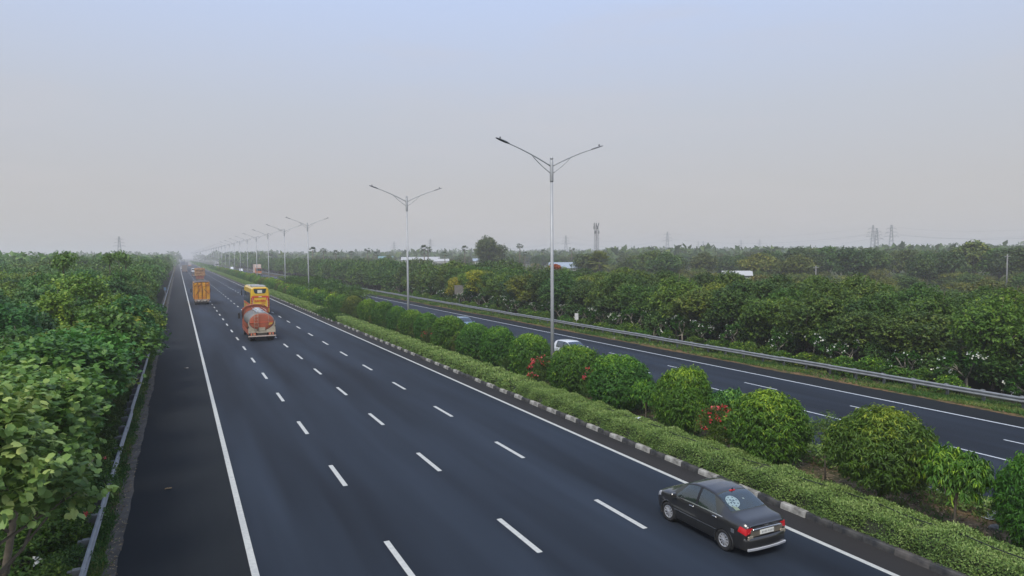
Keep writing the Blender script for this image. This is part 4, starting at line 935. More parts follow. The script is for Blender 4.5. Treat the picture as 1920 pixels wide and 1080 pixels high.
for b, d, s, lab in pyl:
    x, y = polar(b, d); t = thing('pylon', 'steel lattice power pylon, ' + lab, 'pylon', (x, y, 0), R(-b + 15), 'power pylons on the horizon', s); obj('lattice_tower', PY, t); obj('cross_arm', ARMB, t); PP.append((x, y, s))
def wires(label, pts, zs, sag=9, r=.05):
    mb = MB()
    for off in zs:
        for (a, b_) in zip(pts[:-1], pts[1:]):
            A = Vector((a[0], a[1], a[2] * off[1])); B = Vector((b_[0], b_[1], b_[2] * off[1]))
            d = (B - A); side = Vector((d.y, -d.x, 0)).normalized() * off[0]
            mb.tube([tuple(A + d * t + side - Vector((0, 0, sag * 4 * t * (1 - t)))) for t in np.linspace(0, 1, 9)], r, 3, cap=False)
    tag(mb.build('power_line', STEEL), label, 'power line')
wires('power line sagging between the pylons above the right-hand tree line', [(*polar(70, 700), .95), PP[11], PP[9], PP[4], PP[3], PP[2]], [(-6, 30), (6, 30), (0, 38)])
wires('second power line reaching the right edge above the dark trees', [(*polar(68, 800), .9), PP[10], PP[7]], [(-5, 27), (5, 35)])
t = thing('telecom_mast', 'dark slender telecom mast with antennas standing right of the tall lamp post', 'telecom mast', (*polar(33.35, 520), 0), R(20))
lattice(30.5, 3.2, 2.0, 16, .13, m=STEEL_D).build('lattice_tower', STEEL_D, t)
ant = MB()
for z in (24, 27.5, 30):
    for k in range(3):
        a = k * 2.094 + z; x, y = 1.9 * math.cos(a), 1.9 * math.sin(a); ant.box(x - .25, x + .25, y - .25, y + .25, z, z + 2.3); ant.tube([(0, 0, z + 1), (x, y, z + 1)], .07, 4)
ant.build('antenna', STEEL_D, t); MB().tube([(0, 0, 30), (0, 0, 33.5)], .08, 5).build('spike', STEEL_D, t)
MB().lathe([(0, .05), (.3, .7), (.35, .75)], 12, axis='y', c=(1.4, -1.6, 21)).build('dish', mat('dish', (.5, .5, .5), .5), t)
# thin poles standing in the scrub and small road signs behind the far rail
WOODP = mat('concrete_pole', (.22, .22, .21), .8)
for b, d, h, lab in ((62.4, 165, 8.0, 'pale thin utility pole in the scrub near the right edge'), (50.4, 170, 5.6, 'short pale utility pole in the scrub left of the dark tree line')):
    x, y = polar(b, d); t = thing('utility_pole', lab, 'pole', (x, y, -.1)); MB().tube([(0, 0, 0), (0, 0, h)], [.16, .11], 8).build('pole', WOODP, t); MB().box(-.9, .9, -.06, .06, h - .5, h - .38).build('crossbar', WOODP, t)
SIGNB = mat('sign_back', (.15, .14, .12), .7, noise=(5, .7, (.2, .19, .18)))
SIGNW = mat('sign_white', (.62, .62, .60), .6, noise=(6, .6, (.4, .4, .4)))
def sign(label, x, y, zt, w_, h, m, rz=0, round_=False):
    t = thing('road_sign', label, 'road sign', (x, y, 0), R(rz)); MB().tube([(0, 0, -.2), (0, 0, zt)], .04, 8).build('post', SIGNW, t)
    MB().rbox(-w_ / 2, w_ / 2, -.06, -.03, zt - h, zt, .01).build('plate', m, t)
sign('weathered square sign back before the far belt, left of the tall lamp post', 41.3, 103.5, 3.6, 1.5, 1.5, SIGNB, -20)
sign('small white plate on a post by the far guardrail, right of the tall lamp', 40.9, 66.3, 1.75, .42, .75, SIGNW, -30)
sign('thin grey-green post with small plate left of the second lamp post', 22.6, 93.5, 2.6, .3, .6, mat('sign_green', (.12, .22, .12), .6), -10)
t = thing('marker_post', 'small pale blue marker post above the left guardrail far up the road', 'marker post', (-2.75, 170, 0)); MB().tube([(0, 0, 0), (0, 0, 1.6)], .06, 8).build('post', SIGNW, t); MB().rbox(-.25, .25, -.08, -.04, 1.2, 1.9, .01).build('plate', mat('pale_blue', (.35, .5, .62), .5), t)

# ------------------------------------------------------------------ vehicles
RUB = mat('tyre_rubber', (.018, .018, .018), .85)
ALLOY = mat('alloy_rim', (.62, .63, .65), .35, metal=.5)
STEELRIM = mat('dusty_rim', (.20, .15, .11), .7)
BLACKP = mat('black_plastic', (.012, .012, .013), .5)
CHROME = mat('chrome', (.70, .70, .68), .18, metal=.9)
REDL = mat('red_lens', (.50, .015, .02), .18, spec=.6)
CLEARL = mat('clear_lens', (.55, .56, .58), .12, metal=.3)
PLATEW = mat('number_plate', (.72, .72, .66), .4)
INK = mat('plate_ink', (.06, .06, .07), .6)
INTER = mat('dark_interior', (.050, .055, .050), .8)
SEAT = mat('beige_seat', (.17, .145, .11), .8)
def glass_mat(name, tintc, fac):
    m = bpy.data.materials.new(name); m.use_nodes = True; t = m.node_tree; t.nodes.clear(); L = t.links
    o = t.nodes.new('ShaderNodeOutputMaterial'); tr = t.nodes.new('ShaderNodeBsdfTransparent'); gl = t.nodes.new('ShaderNodeBsdfGlossy')
    tr.inputs[0].default_value = (*tintc, 1); gl.inputs['Roughness'].default_value = .03; gl.inputs[0].default_value = (.9, .95, 1, 1)
    fr = t.nodes.new('ShaderNodeMath'); fr.operation = 'POWER'; fr.inputs[1].default_value = 3.0; lw = t.nodes.new('ShaderNodeLayerWeight'); lw.inputs[0].default_value = .5; L.new(lw.outputs['Facing'], fr.inputs[0]); ad = t.nodes.new('ShaderNodeMath'); ad.operation = 'MULTIPLY_ADD'
    ad.inputs[1].default_value = .85; ad.inputs[2].default_value = fac; ad.use_clamp = True; L.new(fr.outputs[0], ad.inputs[0])
    ms = t.nodes.new('ShaderNodeMixShader'); L.new(ad.outputs[0], ms.inputs[0]); L.new(tr.outputs[0], ms.inputs[1]); L.new(gl.outputs[0], ms.inputs[2]); L.new(ms.outputs[0], o.inputs[0]); return m
GLASS = glass_mat('window_glass', (.62, .70, .68), .10)
def wheel(root, x, y, r, w_, side, rimm, spokes=10, name='wheel'):
    """side = +1 or -1: which way the outer face looks"""
    h = w_ / 2
    W = MB().lathe([(-h * .7, r * .64), (-h, r * .74), (-h, r * .92), (-h * .75, r), (h * .75, r), (h, r * .92), (h, r * .74), (h * .7, r * .64), (-h * .7, r * .64)], 32).build(name, RUB, root, loc=(x, y, r))
    m = MB(); s = side
    m.lathe([(s * h * .3, .001), (s * h * .3, r * .60), (s * h * .75, r * .645), (s * h * .8, r * .60), (s * h * .4, r * .57)], 28, m=1)
    m.lathe([(s * h * .85, .001), (s * h * .85, r * .12), (s * h * .3, r * .16)], 12)
    for k in range(spokes):
        a = 2 * math.pi * k / spokes; ca, sa = math.cos(a), math.sin(a); wd = r * .055
        P = []
        for rr, ww, xx in ((r * .12, wd, .85), (r * .58, wd * 1.1, .72)):
            for q_ in (-1, 1): P.append((s * h * xx, rr * ca - q_ * ww * sa, rr * sa + q_ * ww * ca))
        P += [(p[0] - s * .03, p[1], p[2]) for p in P]
        m.add(P, [(0, 1, 3, 2), (0, 2, 6, 4), (1, 5, 7, 3)])
    m.lathe([(s * h * .72, r * .56), (s * h * .82, r * .60), (s * h * .82, r * .64), (s * h * .70, r * .655)], 28)
    m.build('rim', [rimm, BLACKP], W); return W

def cr(K, yk, y):
    """smooth interpolation of table column"""
    return np.interp(y, yk, K)
class Shell:
    """car body skin: side-to-side sections along y (rear -, front +)"""
    def __init__(s, T, smooth=.05):
        s.yk = np.array([r[0] for r in T]); yy = np.linspace(s.yk[0], s.yk[-1], 400); s.yy = yy; s.C = []
        g = np.exp(-.5 * (np.arange(-30, 31) * (yy[1] - yy[0]) / smooth) ** 2); g /= g.sum()
        for c in range(1, len(T[0])):
            v = np.interp(yy, s.yk, [r[c] for r in T]); p = np.concatenate([np.full(30, 0) + v[0] - (v[1] - v[0]) * np.arange(30, 0, -1), v, v[-1] + (v[-1] - v[-2]) * np.arange(1, 31)])
            s.C.append(np.convolve(p, g, 'valid'))
    def sec(s, y):
        wm, zb, zbelt, wr, ze, zc = [float(np.interp(y, s.yy, c)) for c in s.C]
        wb = wm * .955
        P = [(0, zb), (wm * .82, zb), (wm * .95, zb + .04), (wm * .985, zb + .18), (wm, zb + (zbelt - zb) * .52), (wm * .992, zbelt - .11), (wb, zbelt),
             (wb + (wr - wb) * .52 + .02, zbelt + (ze - zbelt) * .55), (wr, ze), (wr * .80, ze + (zc - ze) * .62), (wr * .42, ze + (zc - ze) * .92), (0, zc)]
        return np.array(P)
    def pt(s, y, v, side=1):
        P = s.sec(y); v = min(max(v, 0), 11); i = min(int(v), 10); t = v - i
        p0 = P[max(i - 1, 0)] if i > 0 else P[0] * [-1, 1] if False else P[0]; p1 = P[i]; p2 = P[i + 1]
        p3 = P[i + 2] if i < 10 else P[9 + 1] * [-1, 1] + [0, 0]
        if i == 0: p0 = P[0]
        if i in (1,): p0 = p1
        q_ = .5 * ((2 * p1) + (-p0 + p2) * t + (2 * p0 - 5 * p1 + 4 * p2 - p3) * t * t + (-p0 + 3 * p1 - 3 * p2 + p3) * t ** 3)
        return np.array([side * q_[0], y, q_[1]])
    def off(s, y, v, side, e):
        a = s.pt(y + .01, v, side) - s.pt(y - .01, v, side); b = s.pt(y, v + .03, side) - s.pt(y, v - .03, side)
        n = np.cross(a, b) * side; n = n / max(np.linalg.norm(n), 1e-9); return s.pt(y, v, side) + n * e
    def skin(s, name, mats, y0, y1, arches=(), ra=.34, ny=100, cuts=None, parent=None):
        vs = np.concatenate([np.linspace(i, i + 1, 5)[:-1] for i in range(11)] + [[11]]); ys_ = np.linspace(y0, y1, ny)
        V = []; F = []; M = []
        cols = [(v, 1) for v in vs] + [(v, -1) for v in vs[::-1][1:-1]]; n = len(cols)
        for y in ys_:
            for v, sd in cols: V.append(tuple(s.pt(y, v, sd)))
        for i in range(ny - 1):
            for j in range(n):
                a = i * n + j; b = i * n + (j + 1) % n; c = [V[a], V[b], V[b + n], V[a + n]]
                cx = sum(p[0] for p in c) / 4; cy = sum(p[1] for p in c) / 4; cz = sum(p[2] for p in c) / 4
                if any((cy - ay) ** 2 + (cz - az_) ** 2 < ra ** 2 for ay, az_ in arches) and abs(cx) > .45: continue
                v = (cols[j][0] + cols[(j + 1) % n][0]) / 2; k = 0
                if cuts and cuts(cy, v): k = 1
                F.append((a, b, b + n, a + n)); M.append(k)
        F.append(tuple(range(n))); M.append(0); F.append(tuple(reversed(range((ny - 1) * n, ny * n)))); M.append(0)
        mb = MB(); mb.v = V; mb.f = F; mb.m = M; mb.sm = [True] * (len(F) - 2) + [False, False]
        return mb.build(name, mats, parent)
    def panel(s, y0, y1, v0, v1, side, e, ny=12, nv=8, mb=None, m=0, edge=True, wrap=False):
        """patch lying e outside the skin; y0,y1,v0,v1 may be functions of t for slanted ends"""
        mb = mb or MB(); V = []; 
        f = lambda a, t: a(t) if callable(a) else a
        for i in range(ny + 1):
            for j in range(nv + 1):
                tv = j / nv; ti = i / ny; ya = f(y0, tv); yb = f(y1, tv); y = ya + (yb - ya) * ti; v = f(v0, ti) + (f(v1, ti) - f(v0, ti)) * tv
                V.append(tuple(s.off(y, v, side, e)))
        k = nv + 1; F = []
        for i in range(ny):
            for j in range(nv): a = i * k + j; q_ = (a, a + 1, a + k + 1, a + k); F.append(q_ if side < 0 else q_[::-1])
        return mb.add(V, F, m, True)
    def cross_panel(s, y0, y1, v0, v1, e, ny=12, nv=10, mb=None, m=0):
        """patch crossing the centre line (windscreen, rear window); v measured from one side to the other"""
        mb = mb or MB(); f = lambda a, t: a(t) if callable(a) else a; V = []
        nn = nv * 2
        for i in range(ny + 1):
            ti = i / ny
            for j in range(nn + 1):
                u = (j / nn) * 2 - 1; sd = 1 if u >= 0 else -1; va = f(v0, ti); v = v1 + (va - v1) * abs(u)
                yy = f(y0, abs(u)) + (f(y1, abs(u)) - f(y0, abs(u))) * ti; V.append(tuple(s.off(yy, min(v, 10.99), sd, e)))
        k = nn + 1; F = []
        for i in range(ny):
            for j in range(nn): a = i * k + j; F.append((a, a + 1, a + k + 1, a + k))
        return mb.add(V, F, m, True)

def arch_lip(root, x, y, r, z, m, side, wid=.035, nm='wheel_arch'):
    mb = MB(); n = 18; V = []; F = []
    for k in range(n + 1):
        a = math.pi * (-.12 + 1.24 * k / n); ca, sa = math.cos(a), math.sin(a)
        for rr, xx in ((r - .015, x - side * .05), (r - .01, x + side * .006), (r + wid, x + side * .004), (r + wid + .01, x - side * .03)):
            V.append((xx, y + rr * ca, z + rr * sa))
    for k in range(n):
        for j in range(3): a = k * 4 + j; F.append((a, a + 1, a + 5, a + 4))
    mb.add(V, F, 0, True); mb.build(nm, m, root)
def wheel_well(mb, x, y, r, z, side):
    n = 14; V = []; F = []
    for k in range(n + 1):
        a = math.pi * (-.1 + 1.2 * k / n)
        for xx in (x, x - side * .34): V.append((xx, y + (r + .01) * math.cos(a), z + (r + .01) * math.sin(a)))
    for k in range(n): F.append((2 * k, 2 * k + 1, 2 * k + 3, 2 * k + 2))
    F.append(tuple(2 * k + 1 for k in range(n + 1))); mb.add(V, F)

def build_sedan():
    PNT = mat('dark_grey_paint', (.062, .060, .056), .30, metal=.7, spec=.6, coat=1.0)
    t = thing('sedan', 'dark grey saloon car with a round white sunshade, driving beside the median kerb', 'car', (14.63, 15.62, 0), 0)
    # y, half width, underside z, belt z, roof-edge half width, roof-edge z, centre z
    T = [(-1.985, .735, .36, .80, .62, .90, .925), (-1.93, .785, .27, .85, .655, .975, 1.0), (-1.80, .825, .22, .90, .675, 1.01, 1.035), (-1.55, .850, .19, .925, .68, 1.035, 1.065),
         (-1.38, .860, .18, .935, .675, 1.06, 1.095), (-1.10, .866, .18, .940, .64, 1.20, 1.245), (-.80, .868, .18, .938, .60, 1.34, 1.395), (-.50, .868, .18, .932, .575, 1.415, 1.475), (-.1, .868, .18, .925, .57, 1.44, 1.505),
         (.25, .866, .18, .918, .575, 1.425, 1.49), (.50, .864, .18, .91, .585, 1.37, 1.43), (.80, .862, .18, .90, .62, 1.215, 1.27), (1.10, .860, .18, .885, .665, 1.03, 1.08), (1.24, .857, .18, .875, .675, .965, 1.005),
         (1.50, .840, .19, .85, .665, .915, .955), (1.75, .795, .21, .79, .62, .84, .875), (1.90, .72, .24, .70, .56, .74, .76), (1.985, .60, .30, .60, .48, .63, .64)]
    s = Shell(T); AY = (-1.205, 1.225); ra = .335
    win = lambda y, v: (6.1 < v < 7.9 and -1.05 < y < 1.0) or (v > 8.15 and (.42 < y < 1.2 or -1.36 < y < -.62))
    body = s.skin('body', [PNT, INTER], -1.985, 1.985, [(a, .30) for a in AY], ra, 120, win, t)
    ww = MB()
    for a in AY:
        for sd in (-1, 1): wheel_well(ww, sd * .80, a, ra, .30, sd)
    ww.build('wheel_wells', BLACKP, t)
    for a in AY:
        for sd in (-1, 1): arch_lip(t, sd * .855, a, ra, .30, PNT, sd); wheel(t, sd * .765, a, .302, .19, sd, ALLOY, 10)
    for sd in (-1, 1):
        # door glass, pillar, chrome strip
        s.panel(lambda q_: -.02 , lambda q_: .93 - .42 * q_, 6.16, 7.85, sd, .008).build('front_window', GLASS, t)
        s.panel(lambda q_: -.95 + .34 * q_, lambda q_: -.10, 6.16, 7.85, sd, .008).build('rear_side_window', GLASS, t)
        s.panel(-.11, -.01, 6.1, 7.95, sd, .010, 2, 8).build('door_pillar', BLACKP, t)
        s.panel(-1.15, 1.12, 6.0, 6.13, sd, .012, 30, 1).build('chrome_strip', CHROME, t)
        s.panel(lambda q_: -1.0, lambda q_: .62, 7.93, 8.02, sd, .010, 24, 1).build('window_frame', BLACKP, t)
        # doors: shut lines as thin dark strips, handles, side moulding
        g = MB()
        for yy in (.98, -.06, -.98): s.panel(yy - .006, yy + .006, 2.3, 6.0, sd, .002, 1, 10, g)
        s.panel(-.98, .98, 2.25, 2.32, sd, .002, 20, 1, g); g.build('door_gap', BLACKP, t)
        for yy in (.12, -.86):
            h = MB(); p = s.off(yy, 5.35, sd, .022)
            h.rbox(p[0] - .012, p[0] + .012, yy - .085, yy + .085, p[2] - .013, p[2] + .013, .006); h.build('door_handle', CHROME, t)
        s.panel(-.92, .94, 3.75, 3.84, sd, .010, 20, 1).build('side_moulding', CHROME, t)
        s.panel(-.86, .88, 2.02, 2.10, sd, .010, 16, 1).build('sill_trim', CHROME, t)
        mr = MB(); mr.rbox(sd * .99 - .10, sd * .99 + .10, .74, .86, .93, 1.06, .03); mr.tube([(sd * .84, .82, .93), (sd * .93, .80, .97)], .02, 6); mr.build('wing_mirror', PNT, t)
        # tail light wraps the corner
        s.panel(lambda q_: -1.975, lambda q_: -1.74 - .05 * q_, lambda a: 4.75, lambda a: 6.25 - .25 * a, sd, .007, 8, 6).build('tail_light', REDL, t)
        tl = MB(); x0, x1 = sd * .50, sd * .735
        V = [(x0 + sd * .05, -2.00, .74), (x1, -1.992, .70), (x1 - sd * .02, -1.985, .875), (x0 + sd * .02, -1.995, .86), (x0 + sd * .10, -2.0, .80)]
        tl.poly(V, .03, 'y'); tl.build('tail_light', REDL, t)
        rf = MB(); rf.rbox(min(x0, x1) + .02, max(x0, x1) - .02, -2.02, -2.0, .56, .66, .01); rf.build('bumper_reflection', mat('champagne_reflection_panel', (.42, .37, .28), .3, metal=.4), t)  # champagne strip: warm reflection on the bumper, painted as base colour
        hl = MB(); s.panel(1.62, 1.90, 5.0, 6.6, sd, .006, 6, 5, hl); hl.build('headlight', CLEARL, t)
        s.panel(-1.62, -1.50, 4.3, 4.75, sd, .006, 3, 3).build('fuel_cap_badge' if False else 'side_badge', CHROME, t) if sd < 0 else None
    # rear face
    rb = MB(); pl = [(-.80, -1.80), (-.77, -1.93), (-.66, -2.01), (-.35, -2.045), (0, -2.055), (.35, -2.045), (.66, -2.01), (.77, -1.93), (.80, -1.80)]
    prof = [(0, .26), (.012, .36), (.02, .50), (.012, .585), (-.03, .60)]
    V = []; F = []
    for (x, y) in pl:
        n = Vector((x * .35, y + .9, 0)).normalized()
        for o_, z in prof: V.append((x + n.x * o_, y + n.y * o_, z))
    k = len(prof)
    for i in range(len(pl) - 1):
        for j in range(k - 1): a = i * k + j; F.append((a, a + k, a + k + 1, a + 1))
    rb.add(V, F, 0, True); rb.build('rear_bumper', PNT, t)
    df = MB(); V = []; F = []
    for (x, y) in [(-.72, -2.03), (-.4, -2.075), (0, -2.085), (.4, -2.075), (.72, -2.03)]:
        V += [(x, y, .245), (x, y - .012, .30), (x, y + .03, .305), (x, y + .03, .245)]
    for i in range(4):
        for j in range(4): a = i * 4 + j; b = i * 4 + (j + 1) % 4; F.append((a, a + 4, b + 4, b))
    df.add(V, F + [(0, 1, 2, 3), (19, 18, 17, 16)]); df.build('silver_diffuser', mat('silver_trim', (.62, .63, .65), .35, metal=.3), t)
    MB().box(-.60, .60, -2.0, -1.985, .62, .80).build('plate_recess', mat('lid_reflection', (.26, .225, .17), .3, metal=.5, coat=.6), t)  # recess coloured taupe to paint in the bronze reflection on the rear
    MB().rbox(-.53, .53, -2.028, -1.99, .80, .835, .01).build('chrome_bar', CHROME, t)
    p = MB(); p.rbox(-.26, .26, -2.025, -2.0, .655, .775, .006).build('number_plate', PLATEW, t)
    ink = MB()
    for i in range(8): x = -.20 + i * .055 + (i > 3) * .02; ink.box(x, x + .03, -2.029, -2.026, .69, .74)
    ink.build('plate_marks', mat('faded_plate_marks', (.32, .32, .30), .6), t)
    em = MB()      # winged emblem: two swept blades
    for sd in (-1, 1): em.poly([(0, -2.0, .865), (sd * .09, -1.992, .915), (sd * .075, -1.992, .885), (sd * .03, -2.0, .85)], .012, 'y')
    em.build('emblem', CHROME, t)
    MB().rbox(-.62, .62, -2.0, -1.97, .905, .925, .006).build('boot_lip', PNT, t)
    # windows front and rear, sunshade, sticker, third brake light, aerial
    s.cross_panel(lambda u: -1.345 + .05 * u * u, lambda u: -.67 - .03 * u * u, 8.2, 11, .012).build('rear_window', GLASS, t)
    s.cross_panel(lambda u: 1.19 - .05 * u * u, lambda u: .46 + .03 * u * u, 8.2, 11, .012).build('windscreen', GLASS, t)
    SHADEM = mat('white_sunshade', (.72, .74, .74), .7); SHD = mat('sunshade_print', (.14, .16, .17), .7)
    def on_rear(u, yv, e):   # u across (-1..1) and y along the rear window
        return s.off(yv, min(11 + (8.2 - 11) * abs(u), 10.99), 1 if u >= 0 else -1, e)
    V = [tuple(on_rear(-.47, -1.03, .005))]; F = []; M = []
    for ring, (r_) in enumerate((.10, .145, .19, .22)):
        for k in range(24):
            a = 2 * math.pi * k / 24; V.append(tuple(on_rear(-.47 + r_ * 1.42 * math.cos(a), -1.03 + r_ * .92 * math.sin(a), .005)))
    m = MB()
    for k in range(24):
        F.append((0, 1 + k, 1 + (k + 1) % 24)); M.append(1 if k % 6 < 3 else 0)
        for rg_ in range(3): a = 1 + rg_ * 24 + k; b = 1 + rg_ * 24 + (k + 1) % 24; F.append((a, b, b + 24, a + 24)); M.append(1 if rg_ == 1 and k % 3 == 0 else 0)
    m.v = V; m.f = F; m.m = M; m.sm = [False] * len(F); m.build('sunshade', [SHADEM, SHD], t)
    st_ = MB(); V = [tuple(on_rear(u, y_, .006)) for u, y_ in ((.10, -1.02), (.17, -1.04), (.17, -1.0), (.10, -.98))]; st_.add(V, [(0, 1, 2, 3)]); st_.build('sticker', PLATEW, t)
    V = [tuple(on_rear(u, y_, .006)) for u, y_ in ((-.62, -1.31), (-.42, -1.33), (-.45, -1.22), (-.66, -1.15))]; MB().add(V, [(0, 1, 2, 3)]).build('pale_sticker', mat('yellow_sticker', (.55, .52, .30), .6), t)
    m = MB(); q_ = s.off(-.66, 10.9, 1, .012); m.rbox(-.10, .10, q_[1] - .03, q_[1] + .02, q_[2] - .01, q_[2] + .02, .006); m.build('brake_light', REDL, t)
    m = MB(); m.poly([(0, -.62, 1.47), (0, -.70, 1.46), (0, -.685, 1.53)], .015, 'x'); m.build('aerial', BLACKP, t)
    # seats seen through the glass
    return t
build_sedan()

def build_hatch(label, loc, rz, paint, T, nm='hatchback', ax=(-1.12, 1.20), front=True, win=(-1.2, 1.0), ws=(.30, 1.12), rw=(-1.62, -1.32)):
    t = thing(nm, label, 'car', loc, rz); s = Shell(T); ra = .33
    w_ = lambda y, v: (6.1 < v < 7.9 and win[0] < y < win[1]) or (v > 8.15 and (ws[0] < y < ws[1] or rw[0] < y < rw[1]))
    y0, y1 = T[0][0], T[-1][0]
    s.skin('body', [paint, INTER], y0, y1, [(a, .30) for a in ax], ra, 90, w_, t)
    ww = MB()
    for a in ax:
        for sd in (-1, 1): wheel_well(ww, sd * .77, a, ra, .30, sd); arch_lip(t, sd * .825, a, ra, .30, paint, sd); wheel(t, sd * .735, a, .295, .18, sd, ALLOY, 8)
    ww.build('wheel_wells', BLACKP, t)
    mid = (win[0] + win[1]) / 2
    for sd in (-1, 1):
        s.panel(mid + .05, lambda q_: win[1] - .42 * q_, 6.16, 7.85, sd, .008).build('front_window', GLASS, t)
        s.panel(lambda q_: win[0] + .18 * q_, mid - .05, 6.16, 7.85, sd, .008).build('rear_side_window', GLASS, t)
        s.panel(mid - .05, mid + .05, 6.1, 7.95, sd, .010, 2, 8).build('door_pillar', BLACKP, t)
        g = MB()
        for yy in (win[1] - .05, mid, win[0] + .1): s.panel(yy - .006, yy + .006, 2.3, 6.0, sd, .002, 1, 10, g)
        g.build('door_gap', BLACKP, t)
        for yy in (mid + .15, win[0] + .2):
            p = s.off(yy, 5.35, sd, .02); MB().rbox(p[0] - .012, p[0] + .012, yy - .08, yy + .08, p[2] - .012, p[2] + .012, .005).build('door_handle', paint, t)
        mr = MB(); mr.rbox(sd * .96 - .10, sd * .96 + .10, win[1] - .22, win[1] - .10, .93, 1.07, .03); mr.tube([(sd * .82, win[1] - .15, .95), (sd * .9, win[1] - .15, .98)], .02, 6); mr.build('wing_mirror', paint, t)
        s.panel(y1 - .34, y1 - .07, 5.1, 6.7, sd, .006, 6, 5).build('headlight', CLEARL, t)
        s.panel(y0 + .01, y0 + .14, 5.2, 7.0, sd, .006, 4, 5).build('tail_light', REDL, t)
    s.cross_panel(lambda u: ws[1] - .05 * u * u, lambda u: ws[0] + .02, 8.2, 11, .012).build('windscreen', GLASS, t)
    s.cross_panel(lambda u: rw[0] + .03, lambda u: rw[1], 8.3, 11, .012).build('rear_window', GLASS, t)
    fb = MB(); fb.rbox(-.55, .55, y1 - .02, y1 + .03, .34, .46, .02).build('grille', BLACKP, t); MB().rbox(-.24, .24, y1 + .02, y1 + .045, .47, .56, .005).build('number_plate', PLATEW, t)
    MB().rbox(-.24, .24, y0 - .03, y0 - .005, .60, .70, .005).build('rear_plate', PLATEW, t)
    wp = MB(); 
    for sx in (-.45, .1): wp.tube([(sx, ws[1] - .02, T[0][3] + .12), (sx + .42, ws[1] - .25, T[0][3] + .25)], .010, 4)
    wp.build('wiper', BLACKP, t)
    return t
TH = [(-1.74, .70, .34, .86, .60, 1.02, 1.05), (-1.70, .76, .26, .90, .62, 1.18, 1.22), (-1.60, .80, .22, .93, .60, 1.33, 1.38), (-1.35, .82, .19, .945, .585, 1.43, 1.49), (-.7, .83, .18, .94, .58, 1.46, 1.525), (0, .83, .18, .925, .58, 1.46, 1.52),
      (.35, .83, .18, .915, .59, 1.41, 1.465), (.70, .83, .18, .90, .61, 1.24, 1.295), (1.0, .825, .18, .885, .65, 1.06, 1.11), (1.15, .82, .18, .875, .66, .99, 1.03), (1.45, .80, .20, .84, .64, .90, .935), (1.68, .74, .22, .75, .58, .80, .82), (1.78, .62, .28, .62, .50, .65, .66)]
WHITE = mat('white_paint', (.70, .72, .73), .3, spec=.6, coat=.8)
BLUEG = mat('blue_grey_paint', (.20, .29, .37), .3, metal=.4, coat=.8)
build_hatch('white hatchback coming the other way, half hidden behind the lamp post and a shrub', (28.45, 46.9, 0), math.pi, WHITE, TH)
build_hatch('blue-grey car coming the other way, only its roof and windscreen above the shrubs', (28.9, 71.2, 0), math.pi, BLUEG, TH, 'oncoming_car')

def truck_wheels(t, ys, xs=(1.0,), r=.50, dual=True):
    for y in ys:
        for sd in (-1, 1):
            wheel(t, sd * 1.03, y, r, .26, sd, STEELRIM, 6)
            if dual and y != max(ys): wheel(t, sd * .74, y, r, .24, sd, STEELRIM, 6)
def letters(txt, size, m, parent, loc, rot=(math.pi / 2, 0, 0), depth=.01, name='lettering', bold=0.0, sx=1.0):
    cu = bpy.data.curves.new(name, 'FONT'); cu.body = txt; cu.size = size; cu.extrude = depth; cu.align_x = 'CENTER'; cu.align_y = 'CENTER'; cu.offset = bold; cu.resolution_u = 3
    tmp = bpy.data.objects.new('tmp', cu); COL.objects.link(tmp); bpy.context.view_layer.update()
    me = bpy.data.meshes.new_from_object(tmp.evaluated_get(bpy.context.evaluated_depsgraph_get())); bpy.data.objects.remove(tmp)
    me.materials.clear(); me.materials.append(m); o = obj(name, me, parent, loc=loc); o.rotation_euler = rot; o.scale = (sx, 1, 1); return o

